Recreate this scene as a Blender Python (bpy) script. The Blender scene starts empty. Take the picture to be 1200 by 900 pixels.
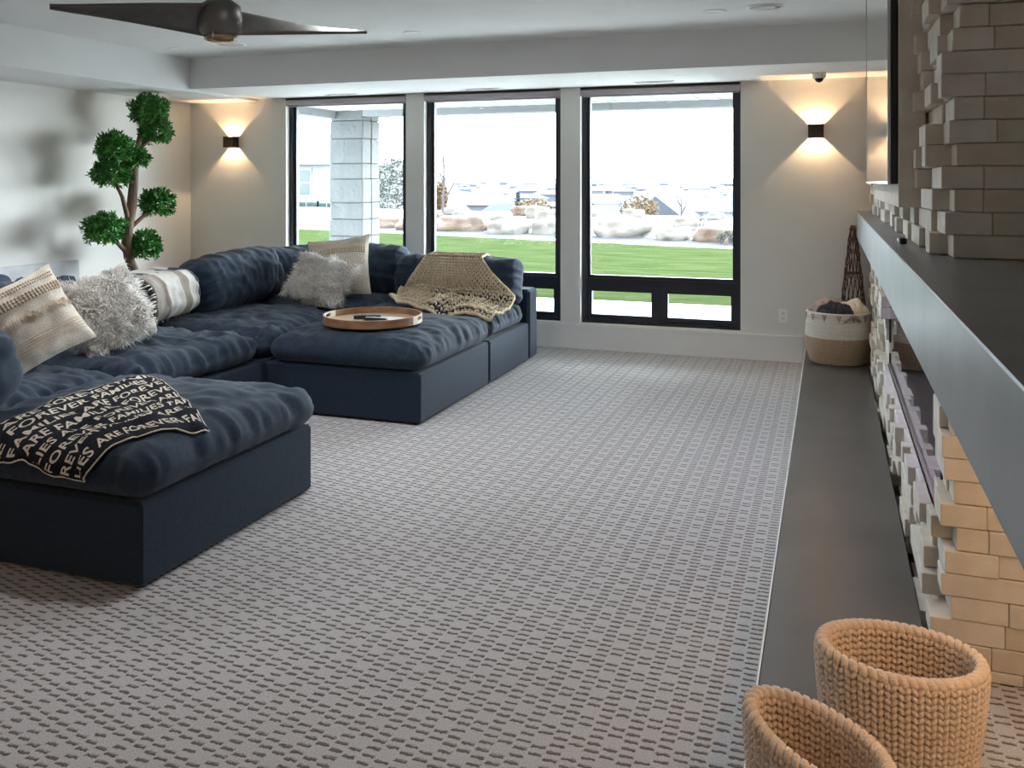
import bpy, bmesh, math, random
import numpy as np
from mathutils import Vector, noise
from mathutils.bvhtree import BVHTree

SC = bpy.context.scene
COL = SC.collection
random.seed(7)
RNG = np.random.default_rng(7)
PI = math.pi

# ------------------------------------------------------------------ camera, world, sun, exposure
CAM_H = 1.55
F_PX = 1050.0
YAW = math.atan(372.0 / F_PX)
cam_d = bpy.data.cameras.new('camera')
cam = bpy.data.objects.new('camera', cam_d)
COL.objects.link(cam)
cam.location = (0, 0, CAM_H)
cam.rotation_euler = (PI / 2, 0, YAW)
cam_d.sensor_width = 36.0
cam_d.lens = 36.0 * F_PX / 1200.0
cam_d.shift_y = -(450 - 214) / 1200.0
cam_d.clip_start = 0.05
cam_d.clip_end = 5000
SC.camera = cam

world = bpy.data.worlds.new('overcast_sky')
SC.world = world
world.use_nodes = True
_bg = world.node_tree.nodes['Background']
_bg.inputs[0].default_value = (0.74, 0.87, 1.0, 1)
_bg.inputs[1].default_value = 10.5

sun_d = bpy.data.lights.new('hazy_sun', 'SUN')
sun_d.energy = 15.0
sun_d.angle = math.radians(58)
sun_d.color = (0.88, 0.94, 1.0)
sun = bpy.data.objects.new('hazy_sun', sun_d)
COL.objects.link(sun)
sun.rotation_euler = Vector((-math.sin(math.radians(40)), -math.cos(math.radians(40)), -math.tan(math.radians(13)))).to_track_quat('-Z', 'Y').to_euler()

SC.view_settings.view_transform = 'Standard'
SC.view_settings.look = 'None'
SC.view_settings.gamma = 1.0
SC.view_settings.exposure = 1.1
SC.view_settings.use_curve_mapping = False
SC.cycles.use_denoising = True
SC.cycles.max_bounces = 10
SC.cycles.diffuse_bounces = 6
SC.cycles.glossy_bounces = 5
SC.cycles.transparent_max_bounces = 12
SC.cycles.sample_clamp_indirect = 8.0

# room dimensions
WY = 8.107          # inner face of the window wall
LX = -6.62          # left wall
RX = 1.0            # right wall
BY = -3.6           # wall behind the camera
SOF = 2.44          # soffit height
CEI = 2.73          # tray ceiling height
WIN = [(-5.40, -4.00), (-3.80, -2.388), (-2.195, -0.738)]
WZ0, WZ1 = 0.232, SOF

for i, (a, b) in enumerate(WIN):      # sampling portals lying in the window openings
    ld = bpy.data.lights.new('window_portal', 'AREA')
    ld.shape = 'RECTANGLE'
    ld.size = b - a
    ld.size_y = WZ1 - WZ0
    ld.cycles.is_portal = True
    lo = bpy.data.objects.new('window_portal', ld)
    COL.objects.link(lo)
    lo.location = ((a + b) / 2, WY + 0.21, (WZ0 + WZ1) / 2)
    lo.rotation_euler = (-PI / 2, 0, 0)

# ------------------------------------------------------------------ materials
def node_mat(name):
    m = bpy.data.materials.new(name)
    m.use_nodes = True
    nt = m.node_tree
    return m, nt, nt.nodes['Principled BSDF']

def lin(r, g, b):
    f = lambda c: (c / 255 / 12.92) if c / 255 <= 0.04045 else ((c / 255 + 0.055) / 1.055) ** 2.4
    return (f(r), f(g), f(b), 1)

def mat(name, c1, c2=None, rough=0.6, metal=0.0, scale=8.0, bump=0.0, bscale=60.0, detail=4.0, stretch=(1, 1, 1), spec=0.5, sheen=0.0, bdist=0.01, coat=0.0, trans=0.0):
    m, nt, p = node_mat(name)
    c1 = tuple(c1) + (1,) if len(c1) == 3 else c1
    c2 = c1 if c2 is None else (tuple(c2) + (1,) if len(c2) == 3 else c2)
    tc = nt.nodes.new('ShaderNodeTexCoord')
    mp = nt.nodes.new('ShaderNodeMapping')
    mp.inputs['Scale'].default_value = stretch
    nt.links.new(tc.outputs['Object'], mp.inputs[0])
    nz = nt.nodes.new('ShaderNodeTexNoise')
    nz.inputs['Scale'].default_value = scale
    nz.inputs['Detail'].default_value = detail
    nt.links.new(mp.outputs[0], nz.inputs['Vector'])
    rp = nt.nodes.new('ShaderNodeValToRGB')
    rp.color_ramp.elements[0].position = 0.35
    rp.color_ramp.elements[1].position = 0.65
    rp.color_ramp.elements[0].color = c1
    rp.color_ramp.elements[1].color = c2
    nt.links.new(nz.outputs['Fac'], rp.inputs[0])
    nt.links.new(rp.outputs[0], p.inputs['Base Color'])
    p.inputs['Roughness'].default_value = rough
    p.inputs['Metallic'].default_value = metal
    p.inputs['Specular IOR Level'].default_value = spec
    if sheen:
        p.inputs['Sheen Weight'].default_value = sheen
        p.inputs['Sheen Roughness'].default_value = 0.5
    if coat:
        p.inputs['Coat Weight'].default_value = coat
        p.inputs['Coat Roughness'].default_value = 0.1
    if bump:
        n2 = nt.nodes.new('ShaderNodeTexNoise')
        n2.inputs['Scale'].default_value = bscale
        n2.inputs['Detail'].default_value = 3
        nt.links.new(mp.outputs[0], n2.inputs['Vector'])
        bm_ = nt.nodes.new('ShaderNodeBump')
        bm_.inputs['Strength'].default_value = bump
        bm_.inputs['Distance'].default_value = bdist
        nt.links.new(n2.outputs['Fac'], bm_.inputs['Height'])
        nt.links.new(bm_.outputs[0], p.inputs['Normal'])
    return m

def emis(name, col, strength):
    m, nt, p = node_mat(name)
    p.inputs['Base Color'].default_value = (0.8, 0.8, 0.8, 1)
    p.inputs['Emission Color'].default_value = tuple(col) + (1,)
    p.inputs['Emission Strength'].default_value = strength
    return m

class N:
    """tiny helper for chaining math nodes"""
    def __init__(s, nt): s.nt = nt
    def m(s, op, a, b=None, c=None):
        n = s.nt.nodes.new('ShaderNodeMath'); n.operation = op
        for i, v in enumerate((a, b, c)):
            if v is None: continue
            if isinstance(v, (int, float)): n.inputs[i].default_value = v
            else: s.nt.links.new(v, n.inputs[i])
        return n.outputs[0]

def carpet_mat():
    m, nt, p = node_mat('patterned_carpet')
    g = nt.nodes.new('ShaderNodeNewGeometry')
    sx = nt.nodes.new('ShaderNodeSeparateXYZ')
    nt.links.new(g.outputs['Position'], sx.inputs[0])
    k = N(nt)
    wob = nt.nodes.new('ShaderNodeTexNoise'); wob.inputs['Scale'].default_value = 70; wob.inputs['Detail'].default_value = 1
    nt.links.new(g.outputs['Position'], wob.inputs['Vector'])
    wv = k.m('MULTIPLY', k.m('SUBTRACT', wob.outputs['Fac'], 0.5), 0.014)
    X = k.m('ADD', k.m('ADD', sx.outputs[0], 20.0), wv)
    Y = k.m('ADD', k.m('ADD', sx.outputs[1], 20.0), wv)
    cx = k.m('DIVIDE', X, 0.047)
    ci = k.m('FLOOR', cx); fx = k.m('FRACT', cx)
    odd = k.m('GREATER_THAN', k.m('FRACT', k.m('MULTIPLY', ci, 0.5)), 0.25)
    # alternate columns are offset along the room
    ry = k.m('ADD', k.m('DIVIDE', Y, 0.0335), k.m('MULTIPLY', ci, 0.37))
    ri = k.m('FLOOR', ry); fy = k.m('FRACT', ry)
    ph = k.m('FRACT', k.m('DIVIDE', k.m('ADD', ri, 0.5), 3.0))
    plain = k.m('LESS_THAN', ph, 0.3333)
    skip = k.m('MULTIPLY', odd, plain)
    def smooth(v, a, b):
        n = nt.nodes.new('ShaderNodeMapRange'); n.interpolation_type = 'SMOOTHSTEP'
        n.inputs['From Min'].default_value = a; n.inputs['From Max'].default_value = b
        nt.links.new(v, n.inputs['Value']); return n.outputs[0]
    mx = k.m('MULTIPLY', smooth(fx, 0.04, 0.14), smooth(fx, 0.96, 0.86))
    my = k.m('MULTIPLY', smooth(fy, 0.60, 0.22), smooth(fy, 0.08, 0.16))
    dash = k.m('MULTIPLY', k.m('MULTIPLY', mx, my), k.m('SUBTRACT', 1.0, skip))
    sp = nt.nodes.new('ShaderNodeTexNoise'); sp.inputs['Scale'].default_value = 260; sp.inputs['Detail'].default_value = 2
    nt.links.new(g.outputs['Position'], sp.inputs['Vector'])
    r = nt.nodes.new('ShaderNodeValToRGB')
    r.color_ramp.elements[0].position = 0.3; r.color_ramp.elements[1].position = 0.7
    r.color_ramp.elements[0].color = (0.345, 0.335, 0.335, 1); r.color_ramp.elements[1].color = (0.63, 0.62, 0.625, 1)
    nt.links.new(sp.outputs['Fac'], r.inputs[0])
    mix = nt.nodes.new('ShaderNodeMix'); mix.data_type = 'RGBA'
    nt.links.new(k.m('MULTIPLY', dash, 0.85), mix.inputs[0])
    nt.links.new(r.outputs[0], mix.inputs[6])
    mix.inputs[7].default_value = (0.11, 0.075, 0.055, 1)
    nt.links.new(mix.outputs[2], p.inputs['Base Color'])
    p.inputs['Roughness'].default_value = 0.95
    p.inputs['Specular IOR Level'].default_value = 0.1
    h = k.m('SUBTRACT', k.m('MULTIPLY', sp.outputs['Fac'], 0.35), dash)
    b = nt.nodes.new('ShaderNodeBump'); b.inputs['Strength'].default_value = 0.8; b.inputs['Distance'].default_value = 0.006
    nt.links.new(h, b.inputs['Height']); nt.links.new(b.outputs[0], p.inputs['Normal'])
    return m

def glass_mat(name, tint=(0.96, 0.98, 0.97), ior=1.5, extra=0.0):
    m = bpy.data.materials.new(name); m.use_nodes = True
    nt = m.node_tree; nt.nodes.clear()
    out = nt.nodes.new('ShaderNodeOutputMaterial')
    tr = nt.nodes.new('ShaderNodeBsdfTransparent'); tr.inputs[0].default_value = tuple(tint) + (1,)
    gl = nt.nodes.new('ShaderNodeBsdfGlossy'); gl.inputs['Roughness'].default_value = 0.0
    lw = nt.nodes.new('ShaderNodeLayerWeight'); lw.inputs[0].default_value = 0.5
    k = N(nt); mx = nt.nodes.new('ShaderNodeMixShader')
    r0 = ((ior - 1) / (ior + 1)) ** 2 + extra
    f = k.m('ADD', k.m('MULTIPLY', k.m('POWER', lw.outputs['Facing'], 5.0), 1 - r0), r0)     # Schlick, the same from both sides
    nt.links.new(f, mx.inputs[0]); nt.links.new(tr.outputs[0], mx.inputs[1]); nt.links.new(gl.outputs[0], mx.inputs[2])
    nt.links.new(mx.outputs[0], out.inputs[0])
    return m

def band_mat(name, axis, stops, rough=0.9, bump=0.6, bscale=120, noise_amt=0.1):
    """colour bands along one UV axis; stops = [(position, colour)]"""
    m, nt, p = node_mat(name)
    uv = nt.nodes.new('ShaderNodeUVMap')
    s = nt.nodes.new('ShaderNodeSeparateXYZ'); nt.links.new(uv.outputs[0], s.inputs[0])
    r = nt.nodes.new('ShaderNodeValToRGB'); r.color_ramp.interpolation = 'CONSTANT'
    while len(r.color_ramp.elements) < len(stops): r.color_ramp.elements.new(0.5)
    for e, (q, c) in zip(r.color_ramp.elements, stops):
        e.position = q; e.color = tuple(c) + (1,)
    nt.links.new(s.outputs[axis], r.inputs[0])
    tc = nt.nodes.new('ShaderNodeTexCoord')
    nz = nt.nodes.new('ShaderNodeTexNoise'); nz.inputs['Scale'].default_value = bscale; nz.inputs['Detail'].default_value = 2
    nt.links.new(tc.outputs['Object'], nz.inputs['Vector'])
    mx = nt.nodes.new('ShaderNodeMix'); mx.data_type = 'RGBA'; mx.blend_type = 'MULTIPLY'; mx.inputs[0].default_value = noise_amt * 4
    nt.links.new(r.outputs[0], mx.inputs[6]); nt.links.new(nz.outputs['Color'], mx.inputs[7])
    k = N(nt)
    g = nt.nodes.new('ShaderNodeCombineColor')
    v = k.m('ADD', nz.outputs['Fac'], 0.45)
    for i in range(3): nt.links.new(v, g.inputs[i])
    nt.links.new(g.outputs[0], mx.inputs[7])
    nt.links.new(mx.outputs[2], p.inputs['Base Color'])
    p.inputs['Roughness'].default_value = rough; p.inputs['Specular IOR Level'].default_value = 0.2
    b = nt.nodes.new('ShaderNodeBump'); b.inputs['Strength'].default_value = bump; b.inputs['Distance'].default_value = 0.004
    nt.links.new(nz.outputs['Fac'], b.inputs['Height']); nt.links.new(b.outputs[0], p.inputs['Normal'])
    return m

M = {}
M['carpet'] = carpet_mat()
M['wall'] = mat('painted_wall', (0.73, 0.71, 0.67), (0.75, 0.73, 0.69), 0.75, scale=3, bump=0.08, bscale=140, spec=0.25)
M['ceil'] = mat('painted_ceiling', (0.80, 0.80, 0.80), (0.82, 0.82, 0.82), 0.85, scale=3, bump=0.06, bscale=160, spec=0.2)
M['trim'] = mat('white_trim', (0.78, 0.765, 0.74), None, 0.45, spec=0.4)
M['black'] = mat('black_window_frame', (0.012, 0.014, 0.022), (0.018, 0.02, 0.03), 0.35, scale=30)
M['glass'] = glass_mat('window_glass')
M['shade'] = mat('roller_shade_fabric', (0.40, 0.36, 0.375), (0.45, 0.41, 0.425), 0.8, scale=200, bump=0.2, bscale=300)
M['sofa'] = mat('navy_linen', (0.0145, 0.0265, 0.047), (0.021, 0.036, 0.06), 0.85, scale=60, bump=0.35, bscale=350, sheen=0.10, spec=0.25, bdist=0.003)
M['sofabase'] = mat('navy_linen_base', (0.014, 0.025, 0.044), (0.019, 0.032, 0.053), 0.88, scale=80, bump=0.3, bscale=350, sheen=0.08, spec=0.2, bdist=0.003)
M['stone'] = mat('pale_limestone', (0.60, 0.56, 0.50), (0.70, 0.66, 0.60), 0.85, scale=9, bump=0.35, bscale=90, spec=0.2, bdist=0.004)
M['stone2'] = mat('pale_limestone_warm', (0.57, 0.52, 0.44), (0.66, 0.61, 0.53), 0.85, scale=9, bump=0.35, bscale=90, spec=0.2, bdist=0.004)
M['backing'] = mat('mortar_backing', (0.30, 0.27, 0.23), (0.36, 0.33, 0.28), 0.95, scale=20, bump=0.4)
M['slate'] = mat('dark_honed_slate', (0.075, 0.07, 0.068), (0.10, 0.094, 0.09), 0.31, scale=3, spec=0.5, detail=3)
M['steel'] = mat('blackened_steel_mantel', (0.24, 0.25, 0.255), (0.3, 0.305, 0.31), 0.36, metal=0.55, scale=4, bump=0.04, bscale=25, detail=7)
M['whiteline'] = mat('white_edge_strip', (0.85, 0.85, 0.84), None, 0.3, spec=0.5)
M['tvscreen'] = mat('black_tv_screen', (0.006, 0.006, 0.008), None, 0.02, spec=0.6, coat=1.0)
M['tvbody'] = mat('black_tv_body', (0.008, 0.008, 0.009), None, 0.45)
M['alu'] = mat('brushed_aluminium', (0.55, 0.55, 0.56), (0.62, 0.62, 0.63), 0.3, metal=1.0, scale=40, stretch=(1, 12, 12))
M['bronze'] = mat('bronze_sconce', (0.055, 0.04, 0.028), (0.075, 0.055, 0.038), 0.4, metal=0.7, scale=30)
M['white'] = mat('white_plastic', (0.86, 0.86, 0.85), None, 0.4)
M['dark'] = mat('dark_plastic', (0.012, 0.012, 0.013), None, 0.3)
M['grille'] = mat('pale_speaker_grille', (0.62, 0.60, 0.60), (0.66, 0.64, 0.64), 0.7, scale=300, bump=0.4, bscale=500)
M['fan'] = mat('dark_bronze_fan', (0.13, 0.125, 0.115), (0.15, 0.145, 0.135), 0.42, metal=0.5, scale=20)
M['fanglass'] = mat('fan_amber_glass', (0.25, 0.17, 0.08), (0.32, 0.22, 0.12), 0.08, metal=0.4, scale=15)
M['bark'] = mat('artificial_bark', (0.10, 0.06, 0.038), (0.19, 0.125, 0.08), 0.9, scale=25, bump=0.8, bscale=45, stretch=(1, 1, 0.25), bdist=0.01)
M['leaf'] = mat('bright_green_leaf', (0.018, 0.13, 0.014), (0.07, 0.3, 0.035), 0.45, scale=14)
M['pot'] = mat('dark_ceramic_pot', (0.05, 0.05, 0.052), None, 0.4)
M['soil'] = mat('soil', (0.03, 0.02, 0.014), None, 0.95, bump=0.8)
M['canvas'] = mat('grey_white_canvas', (0.50, 0.50, 0.51), (0.60, 0.60, 0.61), 0.85, scale=7, bump=0.3, bscale=250)
M['navypaint'] = mat('navy_paint', (0.03, 0.045, 0.085), (0.07, 0.09, 0.14), 0.85, scale=18)
M['fur'] = mat('cream_shag_fur', (0.8, 0.76, 0.7), (0.92, 0.89, 0.85), 0.8, scale=16, spec=0.2)
M['creamweave'] = mat('cream_woven_cotton', (0.56, 0.50, 0.42), (0.68, 0.62, 0.54), 0.9, scale=90, bump=0.8, bscale=150, bdist=0.006, spec=0.15)
M['creamknot'] = mat('cream_wool_knots', (0.60, 0.48, 0.36), (0.72, 0.62, 0.50), 0.9, scale=40, bump=0.4, bscale=200, spec=0.15)
M['knitcream'] = mat('chunky_cream_yarn', (0.55, 0.45, 0.31), (0.66, 0.56, 0.41), 0.9, scale=30, bump=0.5, bscale=180, spec=0.15)
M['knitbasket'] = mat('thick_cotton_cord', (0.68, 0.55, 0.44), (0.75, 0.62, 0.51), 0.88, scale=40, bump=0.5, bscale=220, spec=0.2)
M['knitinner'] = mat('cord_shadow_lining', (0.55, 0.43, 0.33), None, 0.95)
M['blackknit'] = mat('black_knit', (0.010, 0.012, 0.018), (0.016, 0.018, 0.026), 0.9, scale=120, bump=0.5, bscale=320, spec=0.15)
M['lettering'] = mat('cream_lettering_knit', (0.62, 0.56, 0.46), (0.68, 0.62, 0.52), 0.9, scale=90, bump=0.3, bscale=300, spec=0.15)
M['traywood'] = mat('mango_wood', (0.20, 0.095, 0.045), (0.34, 0.18, 0.09), 0.45, scale=9, bump=0.1, bscale=40, stretch=(1, 1, 4))
M['traypale'] = mat('pale_tray_floor', (0.42, 0.31, 0.20), (0.58, 0.46, 0.33), 0.35, scale=8, stretch=(1, 6, 1))
M['traypale2'] = mat('pale_end_grain', (0.60, 0.48, 0.36), (0.68, 0.57, 0.45), 0.5, scale=15)
M['rope_white'] = mat('white_cotton_rope', (0.70, 0.65, 0.57), (0.76, 0.71, 0.63), 0.9, scale=60, bump=0.6, bscale=150, stretch=(1, 1, 3))
M['rope_tan'] = mat('tan_jute_rope', (0.40, 0.27, 0.17), (0.48, 0.34, 0.23), 0.9, scale=60, bump=0.6, bscale=150, stretch=(1, 1, 3))
M['mauve'] = mat('mauve_knit', (0.34, 0.24, 0.22), (0.46, 0.35, 0.32), 0.95, scale=50, bump=0.6, bscale=120)
M['charcoal'] = mat('charcoal_knit', (0.025, 0.027, 0.033), (0.06, 0.06, 0.07), 0.95, scale=60, bump=0.6, bscale=120)
M['creamfleece'] = mat('cream_fleece', (0.74, 0.62, 0.50), (0.80, 0.69, 0.58), 0.95, scale=40, bump=0.6, bscale=160)
M['twig'] = mat('red_brown_willow', (0.075, 0.026, 0.014), (0.14, 0.055, 0.03), 0.6, scale=30)
M['firebox'] = mat('black_firebox', (0.05, 0.045, 0.06), None, 0.5)
M['fireglass'] = mat('purple_fire_glass', (0.06, 0.035, 0.10), (0.16, 0.11, 0.24), 0.12, scale=50, spec=0.8)
M['fireplaceglass'] = glass_mat('fireplace_glass', (0.80, 0.80, 0.82), 1.52, 0.05)
# outdoors
M['concrete'] = mat('patio_concrete', (0.66, 0.64, 0.61), (0.72, 0.7, 0.67), 0.9, scale=3, bump=0.15, bscale=60)
M['lawn'] = mat('green_lawn', (0.0215, 0.031, 0.0095), (0.0355, 0.0445, 0.0185), 0.95, scale=2.6, bump=0.8, bscale=60, spec=0.0, bdist=0.03, stretch=(0.35, 1.2, 1))
M['mulch'] = mat('dark_mulch', (0.011, 0.01, 0.0105), (0.019, 0.0175, 0.018), 0.95, scale=12, bump=0.8, bscale=20)
M['paleground'] = mat('dry_pale_ground', (0.2, 0.19, 0.18), (0.26, 0.25, 0.24), 0.95, scale=0.3)
M['boulder'] = mat('sandstone_boulder', (0.06, 0.046, 0.034), (0.11, 0.095, 0.082), 0.9, scale=1.6, bump=0.8, bscale=5, bdist=0.05)
M['boulder2'] = mat('rusty_boulder', (0.045, 0.02, 0.009), (0.08, 0.054, 0.038), 0.9, scale=2.2, bump=0.8, bscale=5, bdist=0.05)
M['soffitboard'] = mat('pale_soffit_boards', (0.22, 0.22, 0.195), (0.25, 0.25, 0.22), 0.7, scale=4)
M['beam'] = mat('grey_patio_beam', (0.13, 0.135, 0.14), (0.13, 0.135, 0.14), 0.7)
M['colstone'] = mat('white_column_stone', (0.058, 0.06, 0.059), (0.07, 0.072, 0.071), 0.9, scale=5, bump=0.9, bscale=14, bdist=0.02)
M['mortar'] = mat('pale_mortar', (0.035, 0.035, 0.035), None, 0.95)
M['houseWhite'] = mat('white_house_wall', (0.16, 0.16, 0.158), (0.18, 0.18, 0.178), 0.9, scale=1)
M['roofgrey'] = mat('grey_shingle_roof', (0.019, 0.021, 0.028), (0.024, 0.026, 0.034), 0.9, scale=6, bump=0.4, bscale=8)
M['rooflight'] = mat('light_grey_shingle_roof', (0.05, 0.05, 0.053), (0.075, 0.075, 0.075), 0.9, scale=4, bump=0.4, bscale=8)
M['housewin'] = mat('greenish_window_pane', (0.012, 0.022, 0.02), None, 0.15)
M['conifer'] = mat('blue_green_conifer', (0.014, 0.022, 0.024), (0.026, 0.036, 0.036), 0.9, scale=3)
M['autumn'] = mat('autumn_gold_foliage', (0.048, 0.025, 0.006), (0.072, 0.042, 0.012), 0.9, scale=3)
M['greyhedge'] = mat('grey_green_twigs', (0.022, 0.026, 0.02), (0.04, 0.04, 0.033), 0.9, scale=3)
M['baretwig'] = mat('bare_reddish_twig', (0.04, 0.026, 0.023), None, 0.9)
M['town'] = mat('far_town_walls', (0.034, 0.037, 0.05), (0.06, 0.06, 0.068), 0.9, scale=0.05)

# ------------------------------------------------------------------ geometry helpers
WL = {}     # object -> world origin

def link(o, origin, parent):
    COL.objects.link(o)
    if parent is not None:
        o.parent = parent
        o.location = Vector(origin) - Vector(WL[parent])
    else:
        o.location = origin
    WL[o] = tuple(origin)
    return o

def tag(o, label=None, cat=None, group=None, kind=None):
    if label: o['label'] = label
    if cat: o['category'] = cat
    if group: o['group'] = group
    if kind: o['kind'] = kind
    return o

def thing(name, label, cat, loc, group=None, kind=None):
    o = bpy.data.objects.new(name, None)
    o.empty_display_size = 0.1
    link(o, loc, None)
    return tag(o, label, cat, group, kind)

def raw_mesh(name, V, F):
    me = bpy.data.meshes.new(name)
    V = np.asarray(V, dtype=np.float32)
    if isinstance(F, np.ndarray):
        k = F.shape[1]
        me.vertices.add(len(V)); me.vertices.foreach_set('co', V.ravel())
        me.loops.add(F.size); me.loops.foreach_set('vertex_index', F.astype(np.int32).ravel())
        me.polygons.add(len(F))
        me.polygons.foreach_set('loop_start', np.arange(0, F.size, k, dtype=np.int32))
        me.update(calc_edges=True)
    else:
        me.from_pydata([tuple(map(float, v)) for v in V], [], [tuple(int(q) for q in f) for f in F])
        me.update()
    return me

def obj(name, V, F, m, parent=None, smooth=False, origin=None, uv=None, recalc=False):
    V = np.asarray(V, dtype=float)
    if origin is None:
        lo, hi = V.min(0), V.max(0)
        origin = ((lo[0] + hi[0]) / 2, (lo[1] + hi[1]) / 2, lo[2])
    me = raw_mesh(name, V - np.array(origin), F)
    if uv is not None:
        lay = me.uv_layers.new(name='UVMap')
        idx = np.empty(len(me.loops), dtype=np.int32); me.loops.foreach_get('vertex_index', idx)
        lay.data.foreach_set('uv', np.asarray(uv, dtype=np.float32)[idx].ravel())
    if recalc:
        b = bmesh.new(); b.from_mesh(me); bmesh.ops.recalc_face_normals(b, faces=b.faces[:]); b.to_mesh(me); b.free()
    if smooth:
        me.polygons.foreach_set('use_smooth', np.ones(len(me.polygons), dtype=bool))
    me.materials.append(m)
    o = bpy.data.objects.new(name, me)
    return link(o, origin, parent)

class MB:
    def __init__(s): s.v = []; s.f = []
    def add(s, V, F):
        b = len(s.v); s.v.extend([tuple(q) for q in V]); s.f.extend([tuple(i + b for i in f) for f in F]); return s
    def box(s, x0, x1, y0, y1, z0, z1, bev=0.0):
        if bev <= 0:
            V = [(x, y, z) for x in (x0, x1) for y in (y0, y1) for z in (z0, z1)]
            F = [(0, 1, 3, 2), (4, 6, 7, 5), (0, 4, 5, 1), (2, 3, 7, 6), (0, 2, 6, 4), (1, 5, 7, 3)]
            return s.add(V, F)
        lo = (x0, y0, z0); hi = (x1, y1, z1)
        b = [min(bev, (hi[i] - lo[i]) * 0.45) for i in range(3)]
        V = []; I = {}
        for sx in (0, 1):
            for sy in (0, 1):
                for sz in (0, 1):
                    sg = (sx, sy, sz)
                    for ax in range(3):
                        p = []
                        for d in range(3):
                            e = hi[d] if sg[d] else lo[d]
                            if d != ax: e += -b[d] if sg[d] else b[d]
                            p.append(e)
                        I[(sg, ax)] = len(V); V.append(tuple(p))
        F = []
        def corners(ax, sgn):
            o = [d for d in range(3) if d != ax]
            r = []
            for p, q in ((0, 0), (1, 0), (1, 1), (0, 1)):
                k = [0, 0, 0]; k[ax] = sgn; k[o[0]] = p; k[o[1]] = q; r.append(tuple(k))
            return r
        for ax in range(3):
            for sgn in (0, 1):
                F.append([I[(c, ax)] for c in corners(ax, sgn)])
        for ax in range(3):          # edges running along ax
            o = [d for d in range(3) if d != ax]
            for p in (0, 1):
                for q in (0, 1):
                    k0 = [0, 0, 0]; k0[o[0]] = p; k0[o[1]] = q; k1 = list(k0); k1[ax] = 1
                    k0 = tuple(k0); k1 = tuple(k1)
                    F.append([I[(k0, o[0])], I[(k1, o[0])], I[(k1, o[1])], I[(k0, o[1])]])
        for sx in (0, 1):
            for sy in (0, 1):
                for sz in (0, 1):
                    F.append([I[((sx, sy, sz), a)] for a in range(3)])
        c = np.array([(lo[i] + hi[i]) / 2 for i in range(3)])
        FF = []
        for f in F:
            P = [np.array(V[i]) for i in f]
            n = np.cross(P[1] - P[0], P[2] - P[0])
            if np.dot(n, sum(P) / len(P) - c) < 0: f = f[::-1]
            FF.append(tuple(f))
        return s.add(V, FF)
    def tube(s, pts, r, n=8, cap=True):
        pts = [np.array(p, float) for p in pts]
        rs = r if hasattr(r, '__len__') else [r] * len(pts)
        base = len(s.v); up = None
        for i, p in enumerate(pts):
            t = pts[min(i + 1, len(pts) - 1)] - pts[max(i - 1, 0)]
            t = t / (np.linalg.norm(t) + 1e-9)
            if up is None:
                a = np.array((0, 0, 1.0)) if abs(t[2]) < 0.9 else np.array((1.0, 0, 0))
                up = np.cross(t, np.cross(a, t))
            up = up - t * np.dot(up, t); up /= (np.linalg.norm(up) + 1e-9)
            sd = np.cross(t, up)
            for k in range(n):
                a = 2 * PI * k / n
                s.v.append(tuple(p + rs[i] * (math.cos(a) * up + math.sin(a) * sd)))
        for i in range(len(pts) - 1):
            for k in range(n):
                a = base + i * n + k; b = base + i * n + (k + 1) % n
                s.f.append((a, a + n, b + n, b)[::-1])
        if cap:
            s.f.append(tuple(base + k for k in range(n)))
            e = base + (len(pts) - 1) * n
            s.f.append(tuple(e + k for k in range(n))[::-1])
        return s
    def lathe(s, prof, c=(0, 0, 0), n=32, sx=1.0, sy=1.0, rot=0.0):
        base = len(s.v); cr, sr = math.cos(rot), math.sin(rot)
        for (r, z) in prof:
            for k in range(n):
                a = 2 * PI * k / n
                x, y = r * sx * math.cos(a), r * sy * math.sin(a)
                s.v.append((c[0] + x * cr - y * sr, c[1] + x * sr + y * cr, c[2] + z))
        for i in range(len(prof) - 1):
            for k in range(n):
                a = base + i * n + k; b = base + i * n + (k + 1) % n
                s.f.append((a, b, b + n, a + n))
        if prof[0][0] > 1e-6: s.f.append(tuple(base + k for k in range(n))[::-1])
        if prof[-1][0] > 1e-6:
            e = base + (len(prof) - 1) * n
            s.f.append(tuple(e + k for k in range(n)))
        return s
    def prism(s, poly, axis, a, b):
        """extrude a 2-D polygon along an axis (0,1,2) from a to b"""
        o = [d for d in range(3) if d != axis]; n = len(poly); V = []
        for w in (a, b):
            for p in poly:
                q = [0, 0, 0]; q[axis] = w; q[o[0]] = p[0]; q[o[1]] = p[1]; V.append(q)
        F = [tuple(range(n))[::-1], tuple(range(n, 2 * n))] + [(i, (i + 1) % n, n + (i + 1) % n, n + i) for i in range(n)]
        return s.add(V, F)
    def build(s, name, m, parent=None, smooth=False, origin=None, recalc=True):
        return obj(name, s.v, s.f, m, parent, smooth, origin, recalc=recalc)

def bx(name, m, parent, *a, bev=0.0):
    return MB().box(*a, bev=bev).build(name, m, parent)

def instances(bV, bF, A, T):
    """bV (n,3), bF (m,k), A (N,3,3) columns = axes, T (N,3)"""
    bV = np.asarray(bV, float); bF = np.asarray(bF)
    V = np.einsum('nij,vj->nvi', A, bV) + T[:, None, :]
    F = bF[None] + (np.arange(len(T)) * len(bV))[:, None, None]
    return V.reshape(-1, 3), F.reshape(-1, bF.shape[1])

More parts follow.
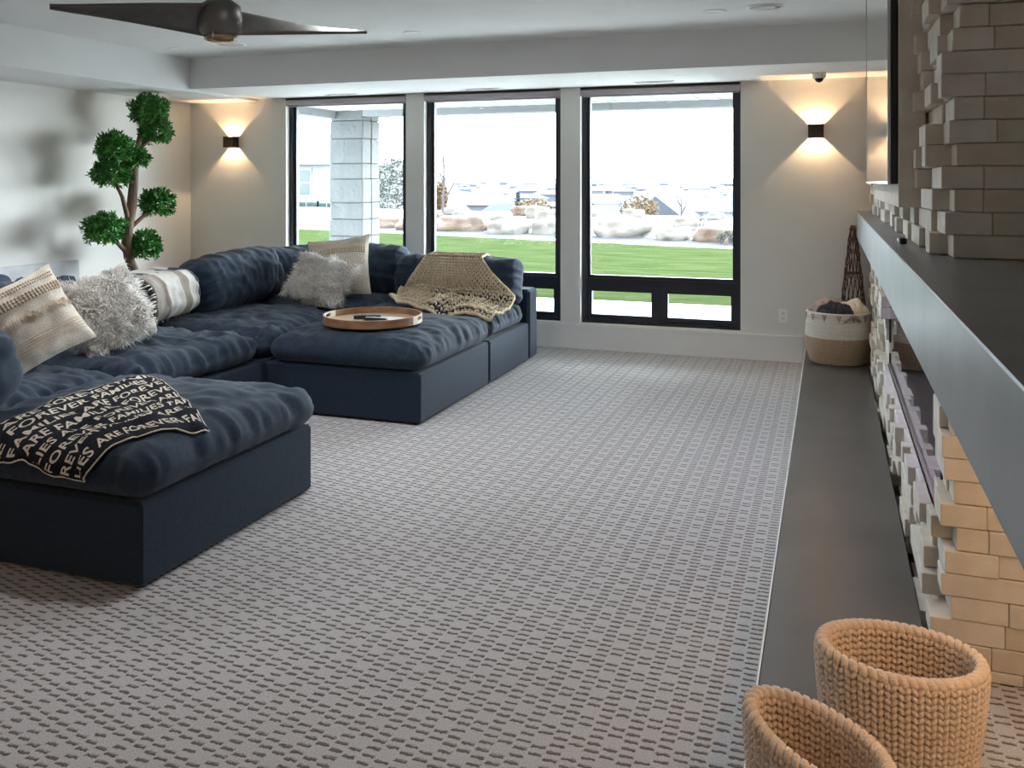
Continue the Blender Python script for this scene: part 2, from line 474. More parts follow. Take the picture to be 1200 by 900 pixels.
def blob(nl=6, nr=3):
    """unit ellipsoid of quads/tris -> triangles only"""
    V = [(0, 0, -1)]
    for i in range(1, nr + 1):
        t = -PI / 2 + PI * i / (nr + 1)
        for k in range(nl):
            a = 2 * PI * k / nl
            V.append((math.cos(t) * math.cos(a), math.cos(t) * math.sin(a), math.sin(t)))
    V.append((0, 0, 1)); F = []
    for k in range(nl):
        F.append((0, 1 + (k + 1) % nl, 1 + k))
        e = 1 + (nr - 1) * nl
        F.append((len(V) - 1, e + k, e + (k + 1) % nl))
    for i in range(nr - 1):
        for k in range(nl):
            a = 1 + i * nl + k; b = 1 + i * nl + (k + 1) % nl
            F.append((a, b, b + nl)); F.append((a, b + nl, a + nl))
    return np.array(V, float), np.array(F)

def norm(a): return a / (np.linalg.norm(a, axis=-1, keepdims=True) + 1e-9)

def frames(t, nrm):
    """axes arrays: x = tangent, z = normal"""
    t = norm(t); n = norm(nrm - t * np.sum(t * nrm, -1, keepdims=True)); b = np.cross(n, t)
    return t, b, n

def sheet(P, th):
    """closed cloth from a grid of points P (a,b,3); returns V,F,uv"""
    a, b = P.shape[:2]
    du = np.gradient(P, axis=0); dv = np.gradient(P, axis=1)
    n = norm(np.cross(du, dv))
    top = P + n * th / 2; bot = P - n * th / 2
    V = np.concatenate([top.reshape(-1, 3), bot.reshape(-1, 3)])
    U, W = np.meshgrid(np.linspace(0, 1, a), np.linspace(0, 1, b), indexing='ij')
    uv = np.stack([U.ravel(), W.ravel()], 1); uv = np.concatenate([uv, uv])
    F = []; o = a * b
    for i in range(a - 1):
        for j in range(b - 1):
            q = (i * b + j, (i + 1) * b + j, (i + 1) * b + j + 1, i * b + j + 1)
            F.append(q); F.append(tuple(k + o for k in q[::-1]))
    for i in range(a - 1):
        for j in (0, b - 1):
            q = (i * b + j, (i + 1) * b + j, (i + 1) * b + j + o, i * b + j + o); F.append(q if j else q[::-1])
    for j in range(b - 1):
        for i in (0, a - 1):
            q = (i * b + j, i * b + j + 1, i * b + j + 1 + o, i * b + j + o); F.append(q[::-1] if i else q)
    return V, np.array(F), uv, n

def nz(x, y, z=0.0, w=0.0): return noise.noise((x + w * 3.7, y - w * 5.1, z + w * 7.3))

def box_lattice(nx, ny, nz_):
    I = {}; V = []; F = []
    def idx(i, j, k):
        key = (i, j, k)
        if key not in I:
            I[key] = len(V); V.append((2 * i / nx - 1, 2 * j / ny - 1, 2 * k / nz_ - 1))
        return I[key]
    for i in range(nx):
        for j in range(ny):
            F.append((idx(i, j, 0), idx(i, j + 1, 0), idx(i + 1, j + 1, 0), idx(i + 1, j, 0)))
            F.append((idx(i, j, nz_), idx(i + 1, j, nz_), idx(i + 1, j + 1, nz_), idx(i, j + 1, nz_)))
    for i in range(nx):
        for k in range(nz_):
            F.append((idx(i, 0, k), idx(i + 1, 0, k), idx(i + 1, 0, k + 1), idx(i, 0, k + 1)))
            F.append((idx(i, ny, k), idx(i, ny, k + 1), idx(i + 1, ny, k + 1), idx(i + 1, ny, k)))
    for j in range(ny):
        for k in range(nz_):
            F.append((idx(0, j, k), idx(0, j, k + 1), idx(0, j + 1, k + 1), idx(0, j + 1, k)))
            F.append((idx(nx, j, k), idx(nx, j + 1, k), idx(nx, j + 1, k + 1), idx(nx, j, k + 1)))
    return np.array(V), np.array(F)

_LAT = {}
def cushion(W, D, T, seed, r=0.10, bulge=0.05, wr=0.012, n=52, bot=0.0):
    """soft box cushion: x width, y depth, z in 0..T, plumped and creased"""
    key = (n, 10)
    if key not in _LAT: _LAT[key] = box_lattice(n, n, 10)
    L, F = _LAT[key]
    h = np.array((W / 2, D / 2, T / 2)); rv = np.array((r, r, T / 2 * 0.96))
    L2 = np.sign(L) * (1 - (1 - np.abs(L)) ** 1.15)
    p = L2 * h; core = h - rv
    c = np.clip(p, -core, core); d = (p - c) / rv
    ln = np.linalg.norm(d, axis=1, keepdims=True)
    nn = np.where(ln > 1e-6, d / np.maximum(ln, 1e-6), 0)
    p = c + nn * rv
    u = p[:, 0] / h[0]; v = p[:, 1] / h[1]
    e = (1 - np.abs(u) ** 3) * (1 - np.abs(v) ** 3)
    w = np.zeros(len(p)); so = seed * 13.7
    for i in range(len(p)):
        x, y, z = p[i]
        dx = h[0] - abs(x); dy = h[1] - abs(y)
        big = nz(x * 2.6 + so, y * 2.6, z * 2) * 1.5
        fx = abs(nz(y * 13 + so, x * 2.2, 5 + (x > 0))) * math.exp(-dx / 0.17)
        fy = abs(nz(x * 13 + so, y * 2.2, 9 + (y > 0))) * math.exp(-dy / 0.17)
        mid = abs(nz(x * 5.5 + y * 2.5 + so, y * 5 - x * 1.5, 3)) 
        fine = abs(nz(x * 9 - y * 6 + so, y * 9 + x * 4, 7))
        w[i] = big * 0.7 - 2.6 * (fx + fy) + 0.9 - 1.8 * mid - 0.9 * fine
    top = p[:, 2] > 0
    amt = np.where(top, 1.0, 0.25)
    dirn = np.where(ln > 1e-6, nn, np.stack([0 * u, 0 * u, np.sign(L[:, 2])], 1))
    p = p + dirn * (w * wr * amt)[:, None]
    p[:, 2] += np.where(top, bulge * e, -bot * e)
    p[:, 2] += T / 2
    return p, F

def place(V, origin, ex, ey, ez):
    A = np.stack([np.array(ex, float), np.array(ey, float), np.array(ez, float)], 1)
    return V @ A.T + np.array(origin, float)

def bvh_of(V, F):
    return BVHTree.FromPolygons([tuple(v) for v in V], [tuple(int(i) for i in f) for f in F])

def pillow(S, T, seed, n=30, H=None):
    """knife-edge throw pillow lying in xy, centre at 0"""
    H = H or S; V = []; 
    for sgn in (1, -1):
        for i in range(n + 1):
            for j in range(n + 1):
                u = 2 * i / n - 1; v = 2 * j / n - 1
                e = max(0.0, (1 - u * u)) ** 0.55 * max(0.0, (1 - v * v)) ** 0.55
                pin = 1 - 0.075 * (1 - v * v) * abs(u) ** 1.5; pin2 = 1 - 0.075 * (1 - u * u) * abs(v) ** 1.5
                wv = 1 + 0.18 * nz(u * 2 + seed, v * 2, sgn) 
                V.append((u * S / 2 * pin, v * H / 2 * pin2, sgn * T / 2 * e * wv + 0.012 * nz(u * 3 + seed, v * 3, 4)))
    V = np.array(V); F = []; o = (n + 1) ** 2
    for i in range(n):
        for j in range(n):
            q = (i * (n + 1) + j, (i + 1) * (n + 1) + j, (i + 1) * (n + 1) + j + 1, i * (n + 1) + j + 1)
            F.append(q); F.append(tuple(k + o for k in q[::-1]))
    # the two skins share their rim: snap bottom rim to the top rim
    for i in range(n + 1):
        for j in range(n + 1):
            if i in (0, n) or j in (0, n): V[o + i * (n + 1) + j] = V[i * (n + 1) + j]
    return V, np.array(F)

# ------------------------------------------------------------------ room shell
def struct(o): o['kind'] = 'structure'; return o

fl = struct(MB().box(LX - 0.1, RX + 0.1, BY - 0.1, WY + 0.02, -0.10, 0.0).build('floor', M['carpet']))
tag(fl, 'warm grey carpet woven with rows of short dashes', 'carpet')
struct(MB().box(LX - 0.15, LX, BY, WY + 0.2, 0, CEI + 0.1).build('wall_left', M['wall']))
struct(MB().box(RX, RX + 0.15, BY, WY + 0.2, 0, CEI + 0.1).build('wall_right', M['wall']))
struct(MB().box(LX, RX, BY - 0.15, BY, 0, CEI + 0.1).build('wall_back', M['wall']))
w = MB()
WT = 0.20
cuts = [LX] + [q for ab in WIN for q in ab] + [RX]
for i in range(0, len(cuts), 2):
    w.box(cuts[i], cuts[i + 1], WY, WY + WT, 0, SOF)
for a, b in WIN:
    w.box(a, b, WY, WY + WT, 0, WZ0)
w.box(LX, RX, WY, WY + WT, SOF, CEI + 0.1)
struct(w.build('wall_window', M['wall']))
struct(MB().box(LX - 0.1, RX + 0.1, BY - 0.1, WY + 0.2, CEI, CEI + 0.12).build('ceiling', M['ceil']))
struct(MB().box(-5.75, RX, 7.02, WY, SOF, CEI).build('trim_1', M['ceil']))          # dropped soffit along the windows
struct(MB().box(LX, -5.75, BY, WY, SOF - 0.025, CEI).build('trim_2', M['ceil']))    # dropped soffit along the left wall
struct(MB().box(LX, -0.22, WY - 0.016, WY, 0, 0.205).box(LX, -0.22, WY - 0.022, WY, 0.205, 0.226).build('baseboard_window', M['trim']))
struct(MB().box(LX, LX + 0.016, BY, WY - 0.02, 0, 0.205).box(LX, LX + 0.022, BY, WY - 0.02, 0.205, 0.226).build('baseboard_left', M['trim']))

# windows
for i, (a, b) in enumerate(WIN):
    r = thing('window_%d' % (i + 1), ['black framed window furthest left, stone column outside', 'black framed window in the middle behind the knitted throw', 'black framed window nearest the fireplace'][i], 'window', ((a + b) / 2, WY + 0.1, WZ0), kind='structure')
    y0, y1 = WY + 0.065, WY + 0.15
    zt0, zt1 = 0.53, 0.705; mx = (a + b) / 2; z1 = WZ1 - 0.001; z0 = WZ0 + 0.001
    fr = 0.045
    f = MB()
    f.box(a + 0.001, a + fr, y0, y1, z0, z1).box(b - fr, b - 0.001, y0, y1, z0, z1)
    f.box(a + fr, b - fr, y0, y1, z1 - fr, z1).box(a + fr, b - fr, y0, y1, z0, z0 + 0.04)
    f.box(a + fr, b - fr, y0 + 0.006, y1 - 0.004, zt0 + 0.05, zt1 - 0.05).box(mx - 0.03, mx + 0.03, y0 + 0.006, y1 - 0.004, z0 + 0.04, zt0 + 0.05)
    f.build('frame', M['black'], r)
    def ring(name, xa, xb, za, zb, wd, ya, yb):
        m_ = MB().box(xa, xa + wd, ya, yb, za, zb).box(xb - wd, xb, ya, yb, za, zb)
        m_.box(xa + wd, xb - wd, ya, yb, za, za + wd).box(xa + wd, xb - wd, ya, yb, zb - wd, zb)
        return m_.build(name, M['black'], r)
    s = ring('glazing_bead', a + fr, b - fr, zt1 - 0.05, z1 - fr, 0.03, y0 + 0.02, y1 - 0.02)
    bx('pane', M['glass'], s, a + fr + 0.028, b - fr - 0.028, y0 + 0.04, y0 + 0.046, zt1 - 0.022, z1 - fr - 0.028)
    for xa, xb in ((a + fr, mx - 0.03), (mx + 0.03, b - fr)):
        s = ring('sash', xa, xb, z0 + 0.04, zt0 + 0.05, 0.045, y0 + 0.014, y1 - 0.012)
        bx('pane', M['glass'], s, xa + 0.043, xb - 0.043, y0 + 0.04, y0 + 0.046, z0 + 0.083, zt0 + 0.007)
    bx('sill', M['trim'], r, a, b, WY - 0.012, y0, WZ0 - 0.012, WZ0 + 0.006)
    # roller shade rolled up at the head of the opening
    sh = thing('roller_shade', ['rolled up mauve grey shade above the leftmost window', 'rolled up mauve grey shade above the middle window', 'rolled up mauve grey shade above the window nearest the sconce and camera'][i], 'window shade', ((a + b) / 2, WY + 0.03, 2.36), 'roller shades above the windows')
    MB().tube([(a + 0.012, WY + 0.032, 2.392), (b - 0.012, WY + 0.032, 2.392)], 0.033, 16).build('fabric_roll', M['shade'], sh, smooth=True)
    bx('fascia', M['shade'], sh, a + 0.008, b - 0.008, WY - 0.012, WY - 0.006, 2.362, 2.412)
    bx('head_rail', M['bronze'], sh, a + 0.004, b - 0.004, WY - 0.014, WY + 0.062, 2.424, 2.437)
    for xa in (a + 0.003, b - 0.009):
        bx('bracket', M['shade'], sh, xa, xa + 0.006, WY - 0.012, WY + 0.06, 2.36, 2.424)
    bx('hem_bar', M['shade'], sh, a + 0.015, b - 0.015, WY + 0.026, WY + 0.038, 2.348, 2.36)

# ------------------------------------------------------------------ stone chimney breast (above and below the mantel)
SY0, SY1 = 3.10, 7.93
ROW = 0.0722
MZ0, MZ1 = 1.10, 1.312
XB = 0.40           # plane of the mortar backing
def stone(parent, x0, x1, y0, y1, z0, z1):
    g = 0.0012
    m_ = M['stone'] if random.random() < 0.6 else M['stone2']
    return bx('stone_block', m_, parent, x0, x1, y0 + g, y1 - g, z0 + g, z1 - g, bev=0.0025)

up = thing('wall_fireplace', 'pale stacked stone chimney breast rising above the mantel', 'stone wall', (0.6, 5.5, MZ1), kind='structure')
bx('backing', M['backing'], up, XB, RX - 0.002, SY0 + 0.03, SY1 - 0.01, MZ1 + 0.001, CEI - 0.002)
CORNER = [(.365, .40), (.343, .133), (.369, .082), (.332, .12), (.375, .40), (.353, .134), (.368, .084), (.331, .125), (.332, .40), (.363, .117), (.383, .082), (.346, .40)]
def stone_row(parent, r, z0, z1, ya, yb, near_face=True, xlo=.295, xhi=.372, ret=None):
    y = ya
    if near_face:
        cx, cw = CORNER[r % len(CORNER)] if ret is None else ret
        ln = random.uniform(.09, .30)
        j = random.uniform(0, 0.014)
        stone(parent, cx, cx + cw, SY0 + j, SY0 + ln, z0, z1)
        x = cx + cw
        while x < RX - 0.05:
            nxt = min(RX - 0.003, x + random.uniform(.16, .34))
            if RX - nxt < .07: nxt = RX - 0.003
            stone(parent, x + .0015, nxt, SY0 + random.uniform(0, .02), SY0 + .12, z0, z1)
            x = nxt
        y = SY0 + ln
    prev = 0
    while y < yb - 0.01:
        e = y + random.choice((.10, .16, .22, .28, .36, .46)) * random.uniform(.9, 1.1)
        if yb - e < .08: e = yb
        xf = random.uniform(xlo, xhi)
        if abs(xf - prev) < .012: xf = xlo + (xf - xlo + .03) % (xhi - xlo)
        prev = xf
        stone(parent, xf, XB + .02, y, e, z0, z1); y = e
z = MZ1 + .0008; r = 0
while z < CEI - .02:
    stone_row(up, r, z, min(z + ROW, CEI - .003), SY0, SY1)
    z += ROW; r += 1

GX = 0.362          # plane of the fireplace glass
OY0, OY1 = 3.36, 6.15
OZ0 = 0.036 + 5 * ROW
OZ1 = OZ0 + 8 * ROW
fp = thing('fireplace', 'linear glass fronted fireplace in stacked stone under the mantel', 'fireplace', (0.6, 5.5, 0.0))
bx('backing', M['backing'], fp, XB, RX - .002, OY1 + .02, SY1 - .01, .001, MZ0 - .004)
bx('backing', M['backing'], fp, XB, RX - .002, SY0 + .03, OY0 - .02, .001, MZ0 - .004)
bx('backing', M['backing'], fp, XB, RX - .002, OY0 - .02, OY1 + .02, .001, OZ0 - .034)
bx('backing', M['backing'], fp, XB, RX - .002, OY0 - .02, OY1 + .02, OZ1 + .01, MZ0 - .004)
rows = [(0.001, .036)] + [(.036 + k * ROW, min(.036 + (k + 1) * ROW, MZ0 - .004)) for k in range(15)]
RET = [(.36, .2), (.352, .12), (.30, .21), (.36, .16), (.332, .40), (.342, .15), (.375, .09), (.33, .13), (.368, .15), (.34, .2), (.333, .42), (.36, .1), (.35, .3), (.35, .12), (.34, .2), (.37, .2)]
for k, (z0, z1) in enumerate(rows):
    if z1 - z0 < .02: continue
    if z0 > OZ0 - .01 and z1 < OZ1 + .01:
        stone_row(fp, k, z0, z1, SY0, OY0 + random.uniform(-.03, .03), True, ret=RET[k % len(RET)])
        stone_row(fp, k, z0, z1, OY1 + random.uniform(-.03, .05), SY1, False, xlo=.30, xhi=.36)
    else:
        hi = .335 if z0 > OZ0 - ROW - .02 and z0 < OZ0 else .35
        stone_row(fp, k, z0, z1, SY0, SY1, True, xlo=.285, xhi=hi, ret=RET[k % len(RET)])
for y0 in np.arange(OY0 - .02, OY1, .5):     # top course of the sill, running back to the glass
    stone(fp, .345, GX + .012, y0, min(y0 + .5, OY1 + .03), OZ0 - ROW + .002, OZ0)
bx('firebox', M['firebox'], fp, .80, .82, OY0, OY1, OZ0 - .02, OZ1)
bx('firebox', M['firebox'], fp, GX + .02, .80, OY0 - .018, OY0, OZ0 - .02, OZ1)
bx('firebox', M['firebox'], fp, GX + .02, .80, OY1, OY1 + .018, OZ0 - .02, OZ1)
bx('firebox', M['firebox'], fp, GX + .02, .80, OY0, OY1, OZ1 - .01, OZ1 + .008)
bx('firebox', M['firebox'], fp, GX + .014, .80, OY0, OY1, OZ0 - .028, OZ0 - .015)
bV, bF = blob(4, 1)
n_ = 1500
T = np.stack([RNG.uniform(GX + .03, .78, n_), RNG.uniform(OY0 + .02, OY1 - .02, n_), OZ0 - .012 + RNG.uniform(0, .012, n_)], 1)
A = np.stack([norm(RNG.normal(size=(n_, 3))) for _ in range(3)], 2) * RNG.uniform(.010, .022, n_)[:, None, None]
fg = obj('fire_glass', *instances(bV, bF, A, T), M['fireglass'], fp); fg['kind'] = 'stuff'
ld = bpy.data.lights.new('added_violet_light', 'AREA'); ld.shape = 'RECTANGLE'; ld.size = .02; ld.size_y = OY1 - OY0 - .2; ld.energy = 2.2; ld.color = (.48, .30, 1.0)  # added unseen light that turns the fire glass purple
lo = bpy.data.objects.new('added_violet_light', ld); link(lo, (.60, (OY0 + OY1) / 2, OZ1 - .03), fp)
bx('glass_pane', M['fireplaceglass'], fp, GX, GX + .006, OY0 + .005, OY1 - .005, OZ0 + .012, OZ1 - .012)
bx('glass_track', M['alu'], fp, GX - .008, GX + .012, OY0, OY1, OZ0 + .001, OZ0 + .012)
bx('glass_track', M['tvbody'], fp, GX - .006, GX + .012, OY1 - .012, OY1 + .004, OZ0 + .012, OZ1)
bx('glass_track', M['tvbody'], fp, GX - .006, GX + .012, OY0 - .004, OY0 + .012, OZ0 + .012, OZ1)

# mantel
mt = thing('mantel_shelf', 'long grey steel mantel shelf running along the stone breast', 'mantel', (.6, 4.2, MZ0))
bx('shelf', M['steel'], mt, .211, RX - .001, .25, WY - .002, MZ0, MZ1, bev=.003)
sl = thing('added_strip_lamp', 'added warm strip lamp, out of view under the near end of the mantel', 'lamp', (.62, 1.7, MZ0))  # added lamp, hidden by the mantel, warming the lower stones and baskets
bx('channel', M['alu'], sl, .60, .64, .5, 2.9, MZ0 - .018, MZ0 - .0005)
ld = bpy.data.lights.new('added_strip_light', 'AREA'); ld.shape = 'RECTANGLE'; ld.size = .03; ld.size_y = 2.3; ld.energy = 5.4; ld.color = (1.0, .63, .35)
lo = bpy.data.objects.new('added_strip_light', ld); link(lo, (.62, 1.7, MZ0 - .02), sl)
# hearth bench
he = thing('hearth_bench', 'long low dark slate hearth bench along the fireplace', 'hearth', (.05, 4.2, 0))
bx('slab', M['slate'], he, -.192, .283, -.4, WY - .024, .03, .12, bev=.004)
bx('plinth', M['tvbody'], he, -.175, .27, -.38, WY - .03, .001, .03)
bx('edge_strip', M['whiteline'], he, -.197, -.192, -.4, WY - .024, .02, .1205)

# television and the plain panel it hangs on
pn = bx('mounting_panel', M['stone2'], up, .25, .345, 3.74, 5.77, 1.455, CEI - .003, bev=.002)
pn['label'] = 'plain smooth panel behind the television'
tv = thing('television', 'large flat black television mounted above the mantel', 'television', (.23, 4.82, 1.545))
bx('casing', M['tvbody'], tv, .222, .249, 3.75, 5.89, 1.545, 2.705, bev=.003)
bx('screen', M['tvscreen'], tv, .2135, .222, 3.757, 5.883, 1.557, 2.698)
bz = MB().box(.2115, .2225, 3.75, 5.89, 1.545, 1.556).box(.2115, .2225, 3.75, 5.89, 2.699, 2.705).box(.2115, .2225, 3.75, 3.756, 1.556, 2.699).box(.2115, .2225, 5.884, 5.89, 1.556, 2.699)
bz.build('bezel', M['alu'], tv)

# ------------------------------------------------------------------ wall lamps, camera dome, outlet, ceiling fittings
def sconce(x, z, label):
    r = thing('wall_sconce', label, 'wall lamp', (x, WY, z), 'up and down wall sconces')
    hw, hh, dp, t = .063, .058, .10, .004
    y1 = WY - .001; y0 = y1 - dp
    s = MB().box(x - hw, x + hw, y0, y0 + t, z - hh, z + hh).box(x - hw, x - hw + t, y0 + t, y1, z - hh, z + hh).box(x + hw - t, x + hw, y0 + t, y1, z - hh, z + hh)
    s.box(x - hw + t, x + hw - t, y1 - t, y1, z - hh, z + hh)
    s.build('housing', M['bronze'], r)
    bx('led_module', M['white'], r, x - .014, x + .014, y1 - .022, y1 - t, z - .014, z + .014)
    ld = bpy.data.lights.new('sconce_light', 'POINT'); ld.energy = 7.5; ld.color = (1.0, .66, .36); ld.shadow_soft_size = .005
    lo = bpy.data.objects.new('sconce_light', ld); link(lo, (x, y1 - .052, z), r)
sconce(-.108, 1.99, 'small bronze sconce glowing up and down beside the fireplace')
sconce(-6.055, 1.985, 'small bronze sconce glowing up and down near the tree')

r = thing('security_camera', 'small white dome security camera under the soffit', 'camera', (-.079, 7.70, 2.37))
MB().lathe([(.052, SOF - .001), (.052, SOF - .03), (.047, SOF - .042), (.036, SOF - .044)][::-1], (-.079, 7.70, 0), 28).build('housing', M['white'], r, smooth=True)
MB().lathe([(.002, SOF - .078), (.018, SOF - .073), (.030, SOF - .062), (.036, SOF - .044)], (-.079, 7.70, 0), 24).build('dome', M['dark'], r, smooth=True)

r = thing('wall_outlet', 'white electrical outlet low on the window wall', 'outlet', (-.377, WY - .004, .396))
bx('plate', M['white'], r, -.415, -.339, WY - .008, WY - .0005, .335, .455, bev=.003)
for zc in (.372, .418):
    s = bx('socket', M['trim'], r, -.394, -.360, WY - .0105, WY - .008, zc - .016, zc + .016, bev=.002)
    for dx in (-.007, .007): bx('slot', M['dark'], s, -.377 + dx - .0012, -.377 + dx + .0012, WY - .011, WY - .0104, zc - .004, zc + .007)

def downlight(x, y, z, label, lit, power=0, col=(1.0, .66, .36)):
    r = thing('recessed_downlight', label, 'ceiling light', (x, y, z), 'recessed ceiling downlights')
    MB().lathe([(.075, 0), (.078, -.004), (.070, -.007), (.056, -.005), (.052, -.001)], (x, y, z), 28).build('trim_ring', M['white'], r, smooth=True)
    MB().lathe([(.053, -.0015), (.045, -.0025), (.0, -.003)], (x, y, z), 24).build('lens', M['whiteline'] if not lit else M['added_lampface'], r, smooth=True)
    if lit:
        ld = bpy.data.lights.new('added_downlight_lamp', 'SPOT'); ld.energy = power; ld.color = col; ld.spot_size = math.radians(150); ld.spot_blend = .8; ld.shadow_soft_size = .05
        lo = bpy.data.objects.new('added_downlight_lamp', ld); link(lo, (x, y, z - .012), r)
M['added_lampface'] = emis('added_lamp_face', (1.0, .75, .45), 6.0)
downlight(-3.084, 6.376, CEI, 'unlit recessed downlight in the middle of the tray ceiling', False)
downlight(-.742, 6.277, CEI, 'unlit recessed downlight beside the round ceiling speaker near the fireplace', False)
downlight(-5.40, 6.44, CEI, 'unlit recessed downlight in the tray corner near the tree', False)
WARM, COOL = (1.0, .55, .24), (.95, .97, 1.0)  # the lit downlights below are added out of view to brighten the room
for (x, y, p, c_, lb) in ((-3.1, -1.6, 36, WARM, 'added unseen warm fill downlight over the carpet behind the sofa'), (-5.3, -1.6, 36, WARM, 'added unseen warm fill downlight by the wall behind the sofa'),
                          (-4.4, 4.0, 40, COOL, 'added unseen white fill downlight over the striped throw'), (-2.6, 4.5, 32, COOL, 'added unseen white fill downlight over the gap before the tray ottoman'), (-.95, 4.9, 48, COOL, 'added unseen white fill downlight over the carpet before the fireplace'),
                          (-5.2, 3.2, 36, COOL, 'added unseen white fill downlight over the near corner of the sofa'), (-2.2, 3.3, 30, COOL, 'added unseen white fill downlight over the carpet beside the near ottoman')):
    downlight(x, y, CEI, lb, True, p, c_)
for (x, y, lb) in ((-4.806, 6.411, 'round flush ceiling speaker below the fan'), (-.41, 6.235, 'round flush ceiling speaker near the fireplace')):
    r = thing('ceiling_speaker', lb, 'speaker', (x, y, CEI), 'flush ceiling speakers')
    MB().lathe([(.118, 0), (.120, -.004), (.112, -.006)], (x, y, CEI), 36).build('rim', M['white'], r, smooth=True)
    MB().lathe([(.112, -.0055), (.06, -.008), (.0, -.009)], (x, y, CEI), 36).build('grille', M['grille'], r, smooth=True)
for (x, y, lb) in ((-4.62, 7.90, 'slim white slot vent above the leftmost window'), (-3.1, 7.90, 'slim white slot vent above the middle window'), (-1.455, 7.86, 'slim white slot vent above the window nearest the fireplace')):
    r = thing('slot_vent', lb, 'vent', (x, y, SOF), 'slot vents in the soffit')
    bx('frame', M['white'], r, x - .18, x + .18, y - .035, y + .035, SOF - .006, SOF - .0005, bev=.002)
    for k in (-1, 0, 1): bx('slot', M['beam'], r, x - .165, x + .165, y + k * .018 - .004, y + k * .018 + .004, SOF - .0068, SOF - .006)

# ceiling fan
FC = np.array((-2.955, 3.845)); FZ = 2.36
fan = thing('ceiling_fan', 'dark bronze two blade ceiling fan over the sofa', 'ceiling fan', (FC[0], FC[1], CEI))
MB().lathe([(.075, CEI - .001), (.07, CEI - .03), (.03, CEI - .05)][::-1], (FC[0], FC[1], 0), 24).build('canopy', M['fan'], fan, smooth=True)
MB().tube([(FC[0], FC[1], CEI - .04), (FC[0], FC[1], FZ + .12)], .016, 12).build('downrod', M['fan'], fan, smooth=True)
MB().lathe([(.085, FZ - .055), (.105, FZ - .03), (.11, FZ + .03), (.10, FZ + .10), (.05, FZ + .135), (.02, FZ + .14)], (FC[0], FC[1], 0), 32).build('motor_housing', M['fan'], fan, smooth=True)
MB().lathe([(.0, FZ - .088), (.05, FZ - .086), (.078, FZ - .078), (.082, FZ - .056)], (FC[0], FC[1], 0), 28).build('light_glass', M['fanglass'], fan, smooth=True)
for kb in range(2):
    a = math.radians(-132.5 + 180 * kb); d = np.array((math.cos(a), math.sin(a), 0)); q = np.array((-d[1], d[0], 0))
    P = []
    for i in range(15):
        s = i / 14; rr = .05 + s * .73
        wd = .078 * (1 - s) ** .75 + .020; tw = math.radians(40 * (1 - s) ** .8 + 10)
        c = np.array((FC[0], FC[1], FZ + .02)) + d * rr + q * (.03 * math.sin(s * PI))
        row = []
        for j in range(7):
            e = j / 6 - .5
            row.append(c + q * (2 * e * wd * math.cos(tw)) + np.array((0, 0, 1)) * (2 * e * wd * math.sin(tw) + .012 * (1 - 4 * e * e)))
        P.append(row)
    V, F, uv, _ = sheet(np.array(P), .010)
    obj('blade', V, F, M['fan'], fan, smooth=True, recalc=True)
MB().tube([(FC[0] + .02, FC[1] - .08, FZ - .02), (FC[0] + .03, FC[1] - .10, FZ - .085)], .0035, 6).build('pull_chain', M['alu'], fan)

# ------------------------------------------------------------------ modular sofa
SEATZ = 0.33
BVH = {}
def base_block(parent, x0, x1, y0, y1, name='base', z0=.012, z1=.335):
    return bx(name, M['sofabase'], parent, x0 + .004, x1 - .004, y0 + .004, y1 - .004, z0, z1, bev=.014)
def feet(parent, x0, x1, y0, y1):
    for xa in (x0 + .05, x1 - .05):
        for ya in (y0 + .05, y1 - .05):
            MB().lathe([(.02, 0.0), (.025, .014)], (xa, ya, 0), 10).build('foot', M['dark'], parent)
def seat(parent, x0, x1, y0, y1, seed, key=None, over=-.012, T=.175, bulge=.05, wr=.013):
    V, F = cushion(x1 - x0 + over, y1 - y0 + over, T, seed, r=.11, bulge=bulge, wr=wr * 1.35, n=60)
    V = V + np.array(((x0 + x1) / 2, (y0 + y1) / 2, SEATZ + .008))
    if key: BVH[key] = bvh_of(V, F)
    return obj('seat_cushion', V, F, M['sofa'], parent, smooth=True)
def back_cushion(label, centre, facing, W, H, T, seed, lean=14, yaw=0, key=None, roll=0):
    """centre = bottom middle of the cushion; facing 'x' -> +X, 'far' -> -Y, 'near' -> +Y"""
    V, F = cushion(W, H, T, seed, r=.09, bulge=.06, wr=.016, bot=.03, n=56)
    V[:, 1] += H / 2; V[:, 2] -= T / 2
    V[:, 1] -= .03 * (np.abs(V[:, 0]) / (W / 2)) ** 3 * (V[:, 1] / H)
    V[:, 2] += .05 * np.sin(V[:, 1] / H * PI) - .04
    cr, sr = math.cos(math.radians(roll)), math.sin(math.radians(roll))
    V[:, 0], V[:, 1] = V[:, 0] * cr - V[:, 1] * sr, V[:, 0] * sr + V[:, 1] * cr
    s, c = math.sin(math.radians(lean)), math.cos(math.radians(lean))
    ex, ey, ez = {'x': ((0, 1, 0), (-s, 0, c), (c, 0, s)), 'far': ((1, 0, 0), (0, s, c), (0, -c, s)), 'near': ((-1, 0, 0), (0, -s, c), (0, c, s))}[facing]
    V = place(V, (0, 0, 0), ex, ey, ez)
    cy, sy = math.cos(math.radians(yaw)), math.sin(math.radians(yaw))
    V = V @ np.array(((cy, sy, 0), (-sy, cy, 0), (0, 0, 1))) + np.array(centre)
    if key: BVH[key] = bvh_of(V, F)
    o = obj('sofa_cushion', V, F, M['sofa'], None, smooth=True)
    return tag(o, label, 'cushion', 'loose back cushions of the sofa')

SG = 'modules of the navy sectional sofa'
XR, XM, XL = -2.45, -3.62, -4.95
def module(label, x0, x1, y0, y1):
    r = thing('sofa_module', label, 'sofa', ((x0 + x1) / 2, (y0 + y1) / 2, 0), SG)
    feet(r, x0, x1, y0, y1)
    return r
